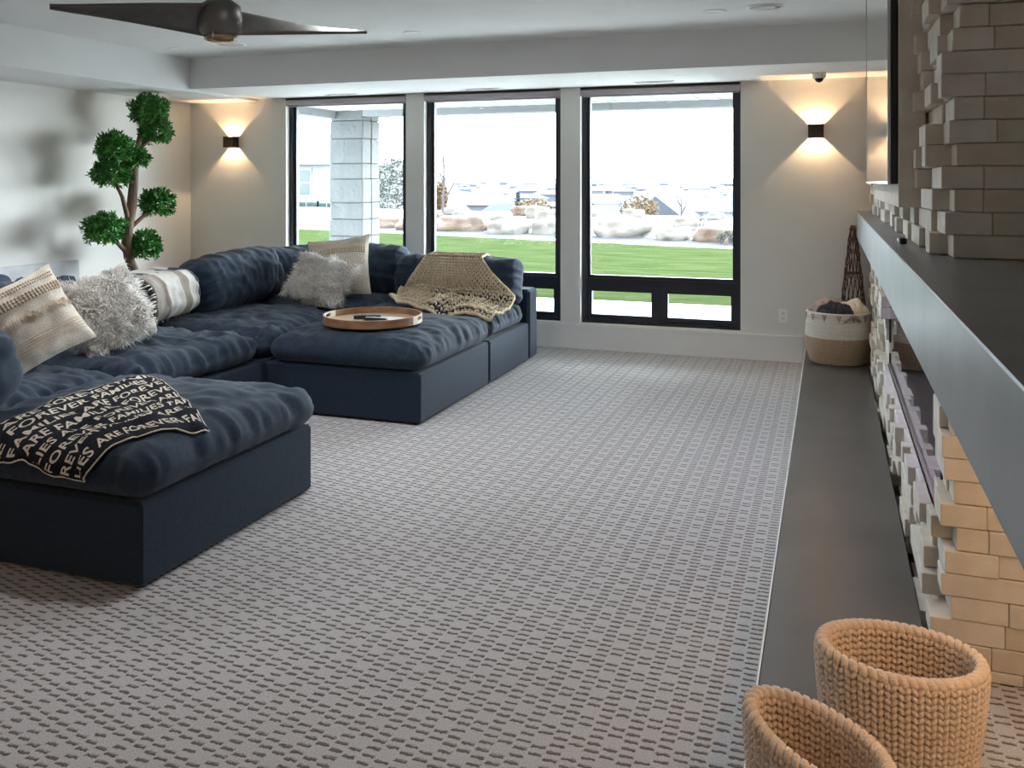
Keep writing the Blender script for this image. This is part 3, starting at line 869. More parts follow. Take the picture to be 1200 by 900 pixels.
# ottoman in the foreground
r = module('navy ottoman module under the black lettered blanket', XM, XR, 2.72, 3.92)
base_block(r, XM, XR, 2.72, 3.92); seat(r, XM + .02, XR + .036, 2.685, 3.95, 1, 'ottoman', over=0, T=.18, bulge=.05, wr=.011)
# corner behind it
r = module('navy corner module holding the cream patterned pillow', XL, XM, 2.72, 3.92)
base_block(r, XL, XM, 2.72, 3.92); seat(r, XL, XM, 2.72, 3.92, 2, 'corner_near')
bx('back_frame', M['sofabase'], r, XL - .22, XL, 2.50, 3.918, .012, .62, bev=.02)
bx('side_frame', M['sofabase'], r, XL, XM - .002, 2.50, 2.716, .012, .62, bev=.02)
back_cushion('navy back cushion behind the near woven pillow', (-4.62, 3.74, .54), 'x', 1.05, .44, .26, 21, 16)
back_cushion('navy back cushion at the photo\'s left edge beside the lettered blanket', (-3.98, 2.97, .525), 'near', 1.22, .40, .26, 22, 14, roll=-3)
# two seats along the left
r = module('navy seat module next to the lettered ottoman, striped throw on its back', XL, XM, 3.924, 5.168)
base_block(r, XL, XM, 3.924, 5.168); seat(r, XL, XM, 3.924, 5.168, 3, 'seat1', wr=.018)
bx('back_frame', M['sofabase'], r, XL - .22, XL, 3.924, 5.168, .012, .62, bev=.02)
back_cushion('navy back cushion under the striped throw', (-4.56, 5.02, .53), 'x', 1.26, .39, .27, 23, 17, key='backA', roll=2)
r = module('navy seat module between the tray ottoman and the left wall', XL, XM, 5.172, 6.408)
base_block(r, XL, XM, 5.172, 6.408); seat(r, XL, XM, 5.172, 6.408, 4, 'seat2', wr=.018)
bx('back_frame', M['sofabase'], r, XL - .22, XL, 5.172, 6.408, .012, .62, bev=.02)
back_cushion('plump navy back cushion between the striped throw and the corner', (-4.53, 6.19, .535), 'x', 1.06, .48, .28, 24, 20, yaw=0, roll=3)
# far corner
r = module('navy corner module by the windows under the fur pillow', XL, XM, 6.412, 7.60)
base_block(r, XL, XM, 6.412, 7.60); seat(r, XL, XM, 6.412, 7.60, 5, 'corner_far')
bx('back_frame', M['sofabase'], r, XL - .22, XL, 6.412, 7.60, .012, .62, bev=.02)
bx('side_frame', M['sofabase'], r, XL - .22, XM - .002, 7.604, 7.80, .012, .62, bev=.02)
back_cushion('navy back cushion leaning in the far corner behind the pillows', (-4.62, 7.14, .52), 'x', .98, .46, .26, 25, 14, yaw=-12, roll=1)
back_cushion('navy back cushion against the windows right of the far woven pillow', (-4.03, 7.30, .52), 'far', .82, .48, .26, 26, 12, key='backD')
# armless seat at the end by the windows
r = module('navy end seat module under the chunky knit throw', XM, XR, 6.412, 7.37)
base_block(r, XM, XR, 6.412, 7.366); seat(r, XM, XR, 6.412, 7.30, 6, 'seat_end', T=.18)
bx('back_frame', M['sofabase'], r, XM + .002, XR - .002, 7.37, 7.60, .012, .62, bev=.025)
back_cushion('navy back cushion under the chunky knit throw', (-3.05, 7.17, .515), 'far', 1.17, .42, .25, 27, 13, key='backE')
# tray ottoman
r = module('navy ottoman module carrying the round wooden tray', XM, XR, 5.172, 6.40)
base_block(r, XM, XR, 5.172, 6.40); seat(r, XM + .02, XR + .03, 5.14, 6.395, 8, 'chaise', over=0, T=.18, bulge=.05, wr=.011)

def drop(key, x, y, default=.5):
    h = BVH[key].ray_cast(Vector((x, y, 3)), Vector((0, 0, -1)))
    return h[0].z if h[0] is not None else default

# ------------------------------------------------------------------ black lettered blanket on the near ottoman
def blanket_point(u, v):
    """u 0..1 towards the windows along the lines of text, v 0..1 across the lines towards the room"""
    E_, A_, B_, D_ = np.array((-3.22, 2.66)), np.array((-3.26, 3.66)), np.array((-2.44, 3.10)), np.array((-2.66, 2.60))
    p = (E_ * (1 - u) + A_ * u) * (1 - v) + (D_ * (1 - u) + B_ * u) * v
    p = p + np.array((.03 * nz(u * 3, v * 3, 1), .03 * nz(u * 3, v * 3, 2)))
    x, y = float(p[0]), float(p[1]); ye = 2.80
    wr = .007 + .010 * abs(nz(u * 6 + 2, v * 5, 3)) + .006 * abs(nz(u * 13, v * 9, 6)) + .016 * math.exp(-((u * .5 + v - 1.05 + .1 * math.sin(u * 7)) / .05) ** 2) * (u < .75)
    if y >= ye:
        return np.array((x, y, drop('ottoman', x, y) + .004 + wr))
    zt = drop('ottoman', x, ye); dd = ye - y; rr = .125
    a = dd / rr
    if a < PI / 2:
        o = rr + wr + .004
        return np.array((x, ye - o * math.sin(a), zt - rr + o * math.cos(a)))
    return np.array((x, ye - rr - wr - .004, zt - rr - (a - PI / 2) * rr))
G = 60
P = np.array([[blanket_point(i / G, j / G) for j in range(G + 1)] for i in range(G + 1)])
V, F, uv, BN = sheet(P, .006)
lb = thing('lettered_blanket', 'black blanket with cream lettering spread on the near ottoman', 'blanket', (-2.9, 3.1, .56))
bl = obj('cloth', V, F, M['blackknit'], lb, smooth=True, recalc=True)
edge = MB()
loop = [P[i, 0] for i in range(0, G + 1, 2)] + [P[G, j] for j in range(2, G + 1, 2)] + [P[i, G] for i in range(G - 2, -1, -2)] + [P[0, j] for j in range(G - 2, -1, -2)]
edge.tube(loop, .004, 6).build('cream_hem', M['lettering'], lb, smooth=True)
upn = 1.0 if BN[G // 2, G // 2, 2] > 0 else -1.0
BW, BH = 1.0, .80          # blanket size used for the lettering
def blanket_at(su, sv):
    u = min(max(su, .004), .996) * G; v = min(max(sv, .004), .996) * G
    i, j = min(int(u), G - 1), min(int(v), G - 1); a, b = u - i, v - j
    q = lambda Q: (Q[i, j] * (1 - a) + Q[i + 1, j] * a) * (1 - b) + (Q[i, j + 1] * (1 - a) + Q[i + 1, j + 1] * a) * b
    n = q(BN) * upn
    return q(P) + n * .0048 / max(np.linalg.norm(n), .3)
words = [w_ + ' FAMILIES ARE FOREVER FAMILIES ARE FOREVER' for w_ in ['FAMILIES ARE FOREVER FAMILIES', 'ARE FOREVER FAMILIES ARE', 'FOREVER FAMILIES ARE FOREVER', 'S ARE FAMILIES FOREVER', 'FAMILIES ARE FOREVER ARE', 'ES ARE FOREVER FAMILIES', 'FOREVER FAMILIES ARE', 'FAMILIES ARE FOREVER']]
cut = [.30, .10, .42, .05, .22, .33, .12, .2]
LH = .078
for li in range(8):
    cu = bpy.data.curves.new('lettering', 'FONT'); cu.body = words[li]; cu.size = LH; cu.offset = .0016; cu.resolution_u = 3; cu.space_character = 1.05
    to = bpy.data.objects.new('lettering', cu); COL.objects.link(to)
    bpy.context.view_layer.update()
    me = bpy.data.meshes.new_from_object(to)
    bpy.data.objects.remove(to); bpy.data.curves.remove(cu)
    b = bmesh.new(); b.from_mesh(me); bmesh.ops.triangulate(b, faces=b.faces[:])
    for _ in range(3):
        es = [e for e in b.edges if e.calc_length() > .014]
        if es: bmesh.ops.subdivide_edges(b, edges=es, cuts=1)
        bmesh.ops.triangulate(b, faces=[f for f in b.faces if len(f.verts) > 3])
    bmesh.ops.remove_doubles(b, verts=b.verts[:], dist=1e-5)
    for v in b.verts: v.co.x *= 1.22
    x0 = cut[li]
    kill = [f for f in b.faces if any(not (x0 + .01 < v.co.x < x0 + BW - .012) for v in f.verts)]
    bmesh.ops.delete(b, geom=kill, context='FACES'); b.faces.index_update()
    b.faces.ensure_lookup_table(); seen = set()
    for f0 in b.faces:
        if f0.index in seen: continue
        isl = []; todo = [f0]; seen.add(f0.index)
        while todo:
            f = todo.pop(); isl.append(f)
            for e in f.edges:
                for g_ in e.link_faces:
                    if g_.index not in seen: seen.add(g_.index); todo.append(g_)
        ids = {}; V = []; F = []
        for f in isl:
            q = []
            for v in f.verts:
                if v not in ids:
                    ids[v] = len(V); V.append(blanket_at((v.co.x - x0) / BW, (.025 + li * .0975 + LH * .72 - v.co.y) / BH))
                q.append(ids[v])
            F.append(tuple(q))
        obj('letter', V, F, M['lettering'], lb)
    b.free(); bpy.data.meshes.remove(me)

# ------------------------------------------------------------------ stitches for chunky knits
BLV, BLF = blob(6, 3)
def knit(P, cols, rows, w, h, lw, lh, lt, tilt=32, close=False):
    """V-stitches over a grid of points P(a,b,3); a = across, b = along the knit columns"""
    a, b = P.shape[:2]
    du = np.gradient(P, axis=0); dv = np.gradient(P, axis=1); nn = norm(np.cross(du, dv))
    Tt = []; Ax = []
    def samp(Q, s, t):
        x = s * (a - 1); y = t * (b - 1); i = np.clip(x.astype(int), 0, a - 2); j = np.clip(y.astype(int), 0, b - 2)
        f = (x - i)[:, None]; g = (y - j)[:, None]
        return (Q[i, j] * (1 - f) + Q[i + 1, j] * f) * (1 - g) + (Q[i, j + 1] * (1 - f) + Q[i + 1, j + 1] * f) * g
    cs, rs = np.meshgrid((np.arange(cols) + .5) / cols, (np.arange(rows) + .5) / rows, indexing='ij')
    cs = cs.ravel(); rs = rs.ravel()
    for sg in (-1, 1):
        s = np.clip(cs + sg * .24 / cols, 0, 1); t = np.clip(rs + RNG.normal(0, .03, len(rs)) / rows, 0, 1)
        p = samp(P, s, t); u_ = norm(samp(du, s, t)); v_ = norm(samp(dv, s, t)); n_ = norm(samp(nn, s, t))
        th = np.radians(tilt) * sg
        d = norm(v_ * math.cos(th) + u_ * math.sin(th)); d = norm(d + n_ * .12)
        x, y, z = frames(d, n_)
        Ax.append(np.stack([x * lh, y * lw, z * lt], 2)); Tt.append(p)
    return instances(BLV, BLF, np.concatenate(Ax), np.concatenate(Tt))

# chunky cream throw over the end seat
def throw_point(s, t):
    """s 0..1 left to right, t 0..1 from behind the back cushion down to the seat"""
    wide = min(1.0, max(0.0, (t - .12) / .5))
    xl = -3.30 - .20 * wide ** 1.3; xr = -2.80 + .36 * wide ** 1.1
    x = xl + (xr - xl) * s
    fold = .018 * math.sin(s * 9 + t * 3) + .022 * nz(s * 4, t * 4, 8) + .03 * math.exp(-((s - .52) / .06) ** 2) * (t > .25)
    B = BVH['backE']
    def front(z):
        h = B.ray_cast(Vector((min(max(x, -3.58), -2.53), 6.2, z)), Vector((0, 1, 0)))
        return h[0].y if h[0] is not None else 7.25
    if t < .14:
        k = t / .14
        return np.array((x, 7.36 - .13 * k, .88 + .05 * math.sin(k * PI / 2)))
    if t < .60:
        k = (t - .14) / .46
        z = .925 - k * (.925 - .60)
        y = front(min(z, .84)) if z < .84 else front(.84) + (z - .84) * .55
        return np.array((x, y - .028 - abs(fold) * min(1, k * 3), z))
    k = (t - .60) / .40
    end = .55 + .20 * s + .16 * math.exp(-((s - .58) / .2) ** 2) - .30 * (s < .2) * (1 - s / .2)
    y = 6.98 - k * .62 * end * 1.25
    z = drop('seat_end', min(max(x, -3.55), -2.5), max(y, 6.50)) + .028 + abs(fold) * .8 + .022 * (k > .8) + max(0, .06 * (1 - k * 4))
    if y < 6.46: z -= (6.46 - y) * .6
    return np.array((x, y, z))
P2 = np.array([[throw_point(i / 60, j / 80) for j in range(81)] for i in range(61)])
kt = thing('knit_throw', 'chunky cream knitted throw over the end seat', 'throw blanket', (-2.95, 6.9, .6))
V, F = knit(P2, 21, 31, 0, 0, .0088, .0205, .014)
o = obj('yarn', V, F, M['knitcream'], kt, smooth=True); o['kind'] = 'stuff'
rim = MB()
for i in (0, 60): rim.tube([P2[i, j] for j in range(0, 81, 2)], .011, 7)
rim.tube([P2[i, 80] for i in range(0, 61, 2)], .015, 7)
rim.build('edge_roll', M['knitcream'], kt, smooth=True)

# striped throw over the left back cushion
def stripe_point(s, t):
    """s along the sofa, t from behind the cushion over its top and down its front"""
    y = 4.98 + s * .50 + .10 * t * t + .02 * nz(s * 3, t * 3)
    B = BVH['backA']
    top = B.ray_cast(Vector((-4.72, min(y, 5.58), 3)), Vector((0, 0, -1)))
    zt = top[0].z if top[0] is not None else .9
    f = .008 + .012 * abs(nz(s * 6, t * 3, 4))
    if t < .25:
        k = t / .25
        return np.array((-4.93 + .21 * k, y, zt - .05 * (1 - k) ** 2 + f + .004))
    k = (t - .25) / .75
    z = zt - .01 - (zt - .57) * k
    h = B.ray_cast(Vector((-3.9, min(y, 5.58), min(z, zt - .045))), Vector((-1, 0, 0)))
    x = h[0].x if h[0] is not None else -4.6
    if z > zt - .045: x = x - (z - zt + .045) * 1.6
    return np.array((x + f + .012, y, z + f))
P3 = np.array([[stripe_point(i / 30, j / 40) for j in range(41)] for i in range(31)])
M['stripe'] = band_mat('striped_throw_weave', 0, [(0, (.36, .32, .28)), (.22, (.26, .22, .18)), (.30, (.62, .59, .55)), (.62, (.30, .26, .21)), (.66, (.30, .26, .21)), (.80, (.64, .61, .57)), (.94, (.42, .38, .34))])
st = thing('striped_throw', 'small striped white and taupe throw with fringe on sofa back', 'throw blanket', (-4.7, 5.2, .88))
V, F, uv, _ = sheet(P3, .010)
obj('cloth', V, F, M['stripe'], st, smooth=True, uv=uv, recalc=True)
for k in range(22):
    t = .06 + .94 * k / 21; p = P3[0, int(t * 40)]
    e = p + np.array((.01 * random.uniform(-1, 1), -.045 - .02 * random.random(), -.012))
    MB().tube([p, (p + e) / 2 + np.array((.004, 0, .004)), e], [.005, .006, .003], 5).build('fringe_tassel', M['creamweave'] if k % 3 else M['charcoal'], st, smooth=True)
for k in range(9):
    p = P3[int(k / 8 * 30), 40]; e = p + np.array((.004, .004 * random.uniform(-1, 1), -.02))
    MB().tube([p, e], [.004, .003], 5).build('fringe_tassel', M['creamweave'], st)

# ------------------------------------------------------------------ pillows
def oriented(V, centre, yaw, lean, roll):
    """pillow in xy -> upright (y up), facing -Y, then leant back, rolled in its plane and turned about z"""
    cr, sr = math.cos(math.radians(roll)), math.sin(math.radians(roll))
    A1 = np.array(((cr, -sr, 0), (sr, cr, 0), (0, 0, 1)))
    s, c = math.sin(math.radians(lean)), math.cos(math.radians(lean))
    A2 = np.array(((1, 0, 0), (0, s, -c), (0, c, s)))
    cy, sy = math.cos(math.radians(yaw)), math.sin(math.radians(yaw))
    A3 = np.array(((cy, -sy, 0), (sy, cy, 0), (0, 0, 1)))
    R = A3 @ A2 @ A1
    return V @ R.T + np.array(centre), R
def rest(V, floor):
    V[:, 2] += floor - V[:, 2].min(); return V

def fur_pillow(label, centre, S, T, yaw, lean, roll, floor, seed, n=8000, ln=.055, H=None):
    V, F = pillow(S, T, seed, 26, H)
    V, R = oriented(V, centre, yaw, lean, roll); dz = floor - V[:, 2].min(); V[:, 2] += dz
    r = thing('fur_pillow', label, 'pillow', (centre[0], centre[1], floor), 'shaggy cream fur pillows')
    obj('cushion', V, F, M['fur'], r, smooth=True, recalc=True)
    rng = np.random.default_rng(seed)
    tri = np.concatenate([F[:, [0, 1, 2]], F[:, [0, 2, 3]]])
    p0, p1, p2 = V[tri[:, 0]], V[tri[:, 1]], V[tri[:, 2]]
    cr = np.cross(p1 - p0, p2 - p0); ar = np.linalg.norm(cr, axis=1)
    pick = rng.choice(len(tri), n, p=ar / ar.sum())
    a, b = rng.random(n), rng.random(n); fl_ = a + b > 1; a[fl_] = 1 - a[fl_]; b[fl_] = 1 - b[fl_]
    B = p0[pick] + (p1 - p0)[pick] * a[:, None] + (p2 - p0)[pick] * b[:, None]
    nrm = norm(cr[pick]); c = V.mean(0)
    flip = np.sum(nrm * (B - c), 1) < 0
    zax = R[:, 2]; side = np.sign(np.sum((B - c) * zax, 1)); nrm = norm(zax[None] * side[:, None] * .9 + norm(B - c) * .55)
    cl = np.array([[nz(*(q * 14), 1), nz(*(q * 14 + 7), 2), nz(*(q * 14 + 3), 3)] for q in B])
    d1 = norm(nrm + cl * 1.0 + rng.normal(0, .22, (n, 3)))
    d2 = norm(d1 + cl * 1.6 + np.array((0, 0, -.9)) + rng.normal(0, .25, (n, 3)))
    L = ln * rng.uniform(.6, 1.25, n)[:, None]
    m1 = B + d1 * L * .5; tp = m1 + d2 * L * .55
    sd = norm(np.cross(d1, rng.normal(size=(n, 3)))); w = .0026
    up_ = norm(np.cross(sd, d1))
    q = [B + sd * w, B - sd * w, B + up_ * w * 1.2, m1 + sd * w * .8, m1 - sd * w * .8, m1 + up_ * w, tp]
    VV = np.stack(q, 1).reshape(-1, 3)
    VV[:, 2] = np.maximum(VV[:, 2], floor + .001)
    bF = np.array([(0, 1, 4), (0, 4, 3), (1, 2, 5), (1, 5, 4), (2, 0, 3), (2, 3, 5), (3, 4, 6), (4, 5, 6), (5, 3, 6)])
    FF = (bF[None] + (np.arange(n) * 7)[:, None, None]).reshape(-1, 3)
    o = obj('fur', VV, FF, M['fur'], r, smooth=True); o['kind'] = 'stuff'

def pattern_pillow(label, centre, S, T, yaw, lean, roll, floor, seed):
    V0, F = pillow(S, T, seed, 30)
    V, R = oriented(V0, centre, yaw, lean, roll); dz = floor - V[:, 2].min(); V[:, 2] += dz
    r = thing('woven_pillow', label, 'pillow', (centre[0], centre[1], floor), 'cream woven pillows with knotted bands')
    obj('cushion', V, F, M['creamweave'], r, smooth=True, recalc=True)
    n = 30; front = V0[:(n + 1) ** 2].reshape(n + 1, n + 1, 3)
    def at(u, v, lift=0):
        x = min(max((u + 1) / 2 * n, 0), n - .001); y = min(max((v + 1) / 2 * n, 0), n - .001); i, j = int(x), int(y); a, b = x - i, y - j
        p = (front[i, j] * (1 - a) + front[i + 1, j] * a) * (1 - b) + (front[i, j + 1] * (1 - a) + front[i + 1, j + 1] * a) * b
        return R @ (p + np.array((0, 0, lift))) + np.array(centre) + np.array((0, 0, dz))
    def knots(v, count, rad, du=0):
        T_ = np.array([at(-.93 + 1.86 * (k + .5 + du) / count, v, rad * .5) for k in range(count)])
        A_ = np.stack([np.stack([R[:, 0] * rad * .9, R[:, 1] * rad * 1.1, R[:, 2] * rad], 1)] * count)
        o_ = obj('knot_band', *instances(BLV, BLF, A_, T_), M['creamknot'], r, smooth=True); return o_
    for v, c_, rd in ((.52, 24, .010), (.45, 24, .010), (.38, 24, .010), (.80, 30, .006), (.72, 30, .006)): knots(v, c_, rd)
    for v in (-.42, -.48, -.54, -.62, -.68):
        MB().tube([at(-.96 + 1.92 * k / 20, v, .002) for k in range(21)], .0035, 6).build('cord_line', M['creamknot'], r, smooth=True)
    pts = []; 
    fr = MB()
    for k in range(70):
        u = -.92 + 1.84 * (k + random.random()) / 70; v = .02 + .10 * random.random()
        a = at(u, v, .004); m_ = at(u + random.uniform(-.03, .03), v - .07, .014); e = at(u + random.uniform(-.05, .05), v - .15, .012)
        fr.tube([a, m_, e], [.0035, .004, .002], 4)
    o = fr.build('fringe', M['creamknot'], r); o['kind'] = 'stuff'

pattern_pillow('large cream woven pillow on the near corner, nearest the lettered blanket', (-4.10, 3.72, .75), .50, .20, 60, 26, 24, .50, 3)
fur_pillow('shaggy cream fur pillow beside the striped throw', (-4.10, 4.26, .72), .46, .17, 66, 28, 16, .53, 5, ln=.07)
pattern_pillow('cream woven pillow by the windows, behind a fur pillow', (-4.02, 6.84, .75), .56, .19, 14, 26, 8, .53, 9)
fur_pillow('shaggy cream fur pillow by the windows in front of a woven pillow', (-3.96, 6.44, .70), .48, .16, 16, 36, -16, .535, 11, ln=.075, H=.40)

# ------------------------------------------------------------------ round wooden tray
TC = np.array((-3.02, 5.60)); TR = .345; TZ = max(drop('chaise', TC[0] + TR * .8 * math.cos(k), TC[1] + TR * .8 * math.sin(k)) for k in np.linspace(0, 6.28, 24)) - .004
tr = thing('serving_tray', 'round wooden tray with handle holes on the ottoman', 'tray', (TC[0], TC[1], TZ))
MB().lathe([(.001, 0), (TR - .01, 0), (TR - .01, .012), (.001, .012)], (TC[0], TC[1], TZ), 64).build('tray_floor', M['traypale'], tr)
rimz = .056; t_ = .012
def arc(a0, a1, z0, z1, name, m_, nseg):
    mb = MB(); P_ = []
    for i in range(nseg + 1):
        a = a0 + (a1 - a0) * i / nseg
        for rr in (TR - t_, TR):
            for z in (z0, z1): P_.append((TC[0] + rr * math.cos(a), TC[1] + rr * math.sin(a), TZ + z))
    F_ = []
    for i in range(nseg):
        b = i * 4
        F_ += [(b, b + 4, b + 5, b + 1), (b + 2, b + 3, b + 7, b + 6), (b + 1, b + 5, b + 7, b + 3), (b, b + 2, b + 6, b + 4)]
    F_ += [(0, 1, 3, 2), (nseg * 4, nseg * 4 + 2, nseg * 4 + 3, nseg * 4 + 1)]
    mb.add(P_, F_); return mb.build(name, m_, tr)
ha = math.radians(8); hw = .125; pw = .30
for s in (0, PI):
    c = ha + s
    arc(c + pw, c + PI - pw, 0, rimz, 'rim', M['traywood'], 32)
    arc(c - pw, c - hw, 0, rimz, 'handle_block', M['traypale2'], 5); arc(c + hw, c + pw, 0, rimz, 'handle_block', M['traypale2'], 5)
    arc(c - hw, c + hw, 0, .022, 'handle_block', M['traypale2'], 5); arc(c - hw, c + hw, .046, rimz, 'handle_grip', M['traypale2'], 5)
for k, (dx, dy, a, l, lb_) in enumerate(((-.06, .03, .5, .19, 'dark remote control at the back of the wooden tray'), (.05, -.05, .15, .16, 'slim black remote control at the front of the wooden tray'))):
    c, s = math.cos(a), math.sin(a); V = []
    m_ = MB().box(-l / 2, l / 2, -.024, .024, 0, .026, bev=.006)
    rm = thing('remote_control', lb_, 'remote control', (TC[0] + dx, TC[1] + dy, TZ + .012), 'remote controls in the tray')
    V = np.array(m_.v) @ np.array(((c, s, 0), (-s, c, 0), (0, 0, 1))) + np.array((TC[0] + dx, TC[1] + dy, TZ + .0125))
    obj('body', V, m_.f, M['dark'], rm, recalc=True)
    for q in range(5):
        b_ = MB().box(-l / 2 + .02 + q * .022, -l / 2 + .03 + q * .022, -.006, .006, .0258, .0275)
        V = np.array(b_.v) @ np.array(((c, s, 0), (-s, c, 0), (0, 0, 1))) + np.array((TC[0] + dx, TC[1] + dy, TZ + .0125))
        obj('button', V, b_.f, M['alu'], rm)

# ------------------------------------------------------------------ knitted cord baskets on the hearth
def oval_basket(label, c, a, b, rot, h, flare, cols, rows, wob, seed, tilt=(0, 0)):
    z0 = .1215
    r = thing('knitted_basket', label, 'basket', (c[0], c[1], z0), 'knitted cord baskets on the hearth')
    K = 120
    th = np.linspace(0, 2 * PI, 2001); x = a * np.cos(th); y = b * np.sin(th)
    s = np.concatenate([[0], np.cumsum(np.hypot(np.diff(x), np.diff(y)))]); s /= s[-1]
    tt = np.interp(np.linspace(0, 1, K + 1), s, th)
    def wall(off):
        P = np.zeros((K + 1, 25, 3)); cr, sr = math.cos(rot), math.sin(rot)
        for j in range(25):
            t = j / 24; g = (1 - .10 * (1 - t) ** 2) + flare * t
            for i in range(K + 1):
                q = tt[i]; e = 1 + wob * t * math.sin(2 * q + seed) + .4 * wob * t * math.sin(3 * q + 2 * seed)
                xx = (a * g * e + off) * math.cos(q); yy = (b * g * e + off) * math.sin(q)
                X = xx * cr - yy * sr; Y = xx * sr + yy * cr
                P[i, j] = (c[0] + X, c[1] + Y, z0 + .010 + t * (h + tilt[0] * X / a + tilt[1] * Y / b + .012 * wob * 8 * math.sin(2 * q + 1)))
        return P
    Pm = wall(0.0)
    w_ = 2 * PI * math.sqrt((a * a + b * b) / 2) / cols; hh = h / rows
    for off, nm in ((.009, 'outer_stitches'), (-.009, 'inner_stitches')):
        P = wall(off)
        V, F = knit(P, cols, rows, 0, 0, w_ * .29, hh * .78, .0115, tilt=38)
        obj(nm, V, F, M['knitbasket'], r, smooth=True)['kind'] = 'stuff'
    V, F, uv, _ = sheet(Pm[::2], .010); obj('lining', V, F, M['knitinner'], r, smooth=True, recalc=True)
    # rolled rim of slanted stitches
    top = Pm[:-1, 24]; n_ = int(cols * 1.35); idx = np.arange(n_) * K / n_
    i0 = idx.astype(int) % K; i1 = (i0 + 1) % K; f = (idx - idx.astype(int))[:, None]
    p = top[i0] * (1 - f) + top[i1] * f; tg = norm(top[(i0 + 2) % K] - top[i0 - 2]); rad = norm(np.cross(tg, np.array((0, 0, 1.0))[None]))
    d = norm(tg * .75 + rad * .75); x_, y_, z_ = frames(d, np.tile(np.array((0, 0, 1.0)), (n_, 1)))
    A_ = np.stack([x_ * .024, y_ * .0135, z_ * .015], 2)
    obj('rim', *instances(BLV, BLF, A_, p + np.array((0, 0, .006))), M['knitbasket'], r, smooth=True)['kind'] = 'stuff'
    bt = MB().lathe([(.0, 0), (.86, 0), (.86, .01), (0, .01)], (0, 0, 0), 40)
    V = np.array(bt.v); cr, sr = math.cos(rot), math.sin(rot)
    X = V[:, 0] * a; Y = V[:, 1] * b
    V = np.stack([c[0] + X * cr - Y * sr, c[1] + X * sr + Y * cr, z0 + V[:, 2] + .0005], 1)
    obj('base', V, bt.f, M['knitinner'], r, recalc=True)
oval_basket('larger knitted cord basket by the stone end of the hearth', (.165, 2.44), .178, .135, math.radians(6), .235, .03, 36, 14, .02, 1.0, tilt=(-.008, .0))
oval_basket('smaller slumped knitted cord basket at the hearth edge', (-.025, 2.055), .158, .098, math.radians(-38), .205, .04, 31, 13, .03, 2.0, tilt=(-.012, .004))

# ------------------------------------------------------------------ rope basket with blankets, willow cone, mantel box
BC = (.065, 7.60); bz0 = .1215
rb = thing('rope_basket', 'two tone rope basket full of blankets at the hearth end', 'basket', (BC[0], BC[1], bz0))
prof = lambda t: .205 + .045 * math.sin(min(t * 1.5, 1) * PI * .62) - .012 * t
NR = 24; Hb = .40
for k in range(NR):
    t = (k + .5) / NR; rr = prof(t); z = bz0 + .008 + t * Hb
    mb = MB(); pts = [(BC[0] + rr * 1.0 * math.cos(q), BC[1] + rr * .92 * math.sin(q), z) for q in np.linspace(0, 2 * PI, 41)]
    mb.tube(pts, .0098, 6, cap=False)
    mb.build('rope_coil', M['rope_tan'] if t < .50 else M['rope_white'], rb, smooth=True, recalc=True)
MB().lathe([(.0, 0), (.20, 0), (.20, .012), (.0, .012)], (BC[0], BC[1], bz0), 32, 1, .92).build('base', M['rope_tan'], rb)
for q in np.linspace(-2.9, -.2, 7):
    t = .93; rr = prof(t) + .0105; X = np.array((BC[0] + rr * math.cos(q), BC[1] + rr * .92 * math.sin(q), bz0 + .008 + t * Hb))
    tg = np.array((-math.sin(q), math.cos(q), 0)); nr = np.array((math.cos(q), math.sin(q), 0)) * .003
    a_, b_, c_ = X + tg * .022 + np.array((0, 0, .015)), X - tg * .022 + np.array((0, 0, .015)), X - np.array((0, 0, .04))
    MB().add([a_, b_, c_, a_ + nr, b_ + nr, c_ + nr], [(0, 1, 2), (5, 4, 3), (0, 3, 4, 1), (1, 4, 5, 2), (2, 5, 3, 0)]).build('stitched_triangle', M['mauve'], rb)
for s in (0, 1):
    q0 = -1.15 + s * PI; rr = prof(.9) + .012
    MB().tube([(BC[0] + (rr + .022 * math.sin(i / 10 * PI)) * math.cos(q0 + (i - 5) * .05), BC[1] + (rr + .022 * math.sin(i / 10 * PI)) * .92 * math.sin(q0 + (i - 5) * .05), bz0 + Hb - .05 + .05 * math.sin(i / 10 * PI)) for i in range(11)], .013, 7).build('handle', M['mauve'], rb, smooth=True)
def heap(name, label, cx, cy, sx, sy, z0, hgt, m_, seed, folds=3.0):
    G_ = 26; P = np.zeros((G_ + 1, G_ + 1, 3))
    for i in range(G_ + 1):
        for j in range(G_ + 1):
            u, v = 2 * i / G_ - 1, 2 * j / G_ - 1
            x = u * math.sqrt(1 - v * v / 2) * sx; y = v * math.sqrt(1 - u * u / 2) * sy
            e = max(0, 1 - (x / sx) ** 2 - (y / sy) ** 2)
            P[i, j] = (cx + x, cy + y, z0 + hgt * e ** .45 + .018 * math.sin(folds * (u * 3 + v * 1.7 + nz(u + seed, v) * 2)) * e ** .5 + .03 * nz(u * 2 + seed, v * 2, 5) * e)
    V, F, uv, _ = sheet(P, .02)
    o = obj(name, V, F, m_, None, smooth=True, recalc=True)
    return tag(o, label, 'blanket', 'blankets in the rope basket')
heap('folded_blanket', 'mauve grey knitted blanket bundled in the rope basket', BC[0] - .06, BC[1] + .02, .14, .165, bz0 + .385, .10, M['mauve'], 2)
heap('folded_blanket', 'charcoal knitted blanket bundled at the front of the rope basket', BC[0] - .02, BC[1] - .115, .135, .085, bz0 + .40, .065, M['charcoal'], 5, 4)
heap('folded_blanket', 'cream fleece blanket bundled in the rope basket', BC[0] + .115, BC[1] + .02, .11, .165, bz0 + .38, .105, M['creamfleece'], 8, 2)

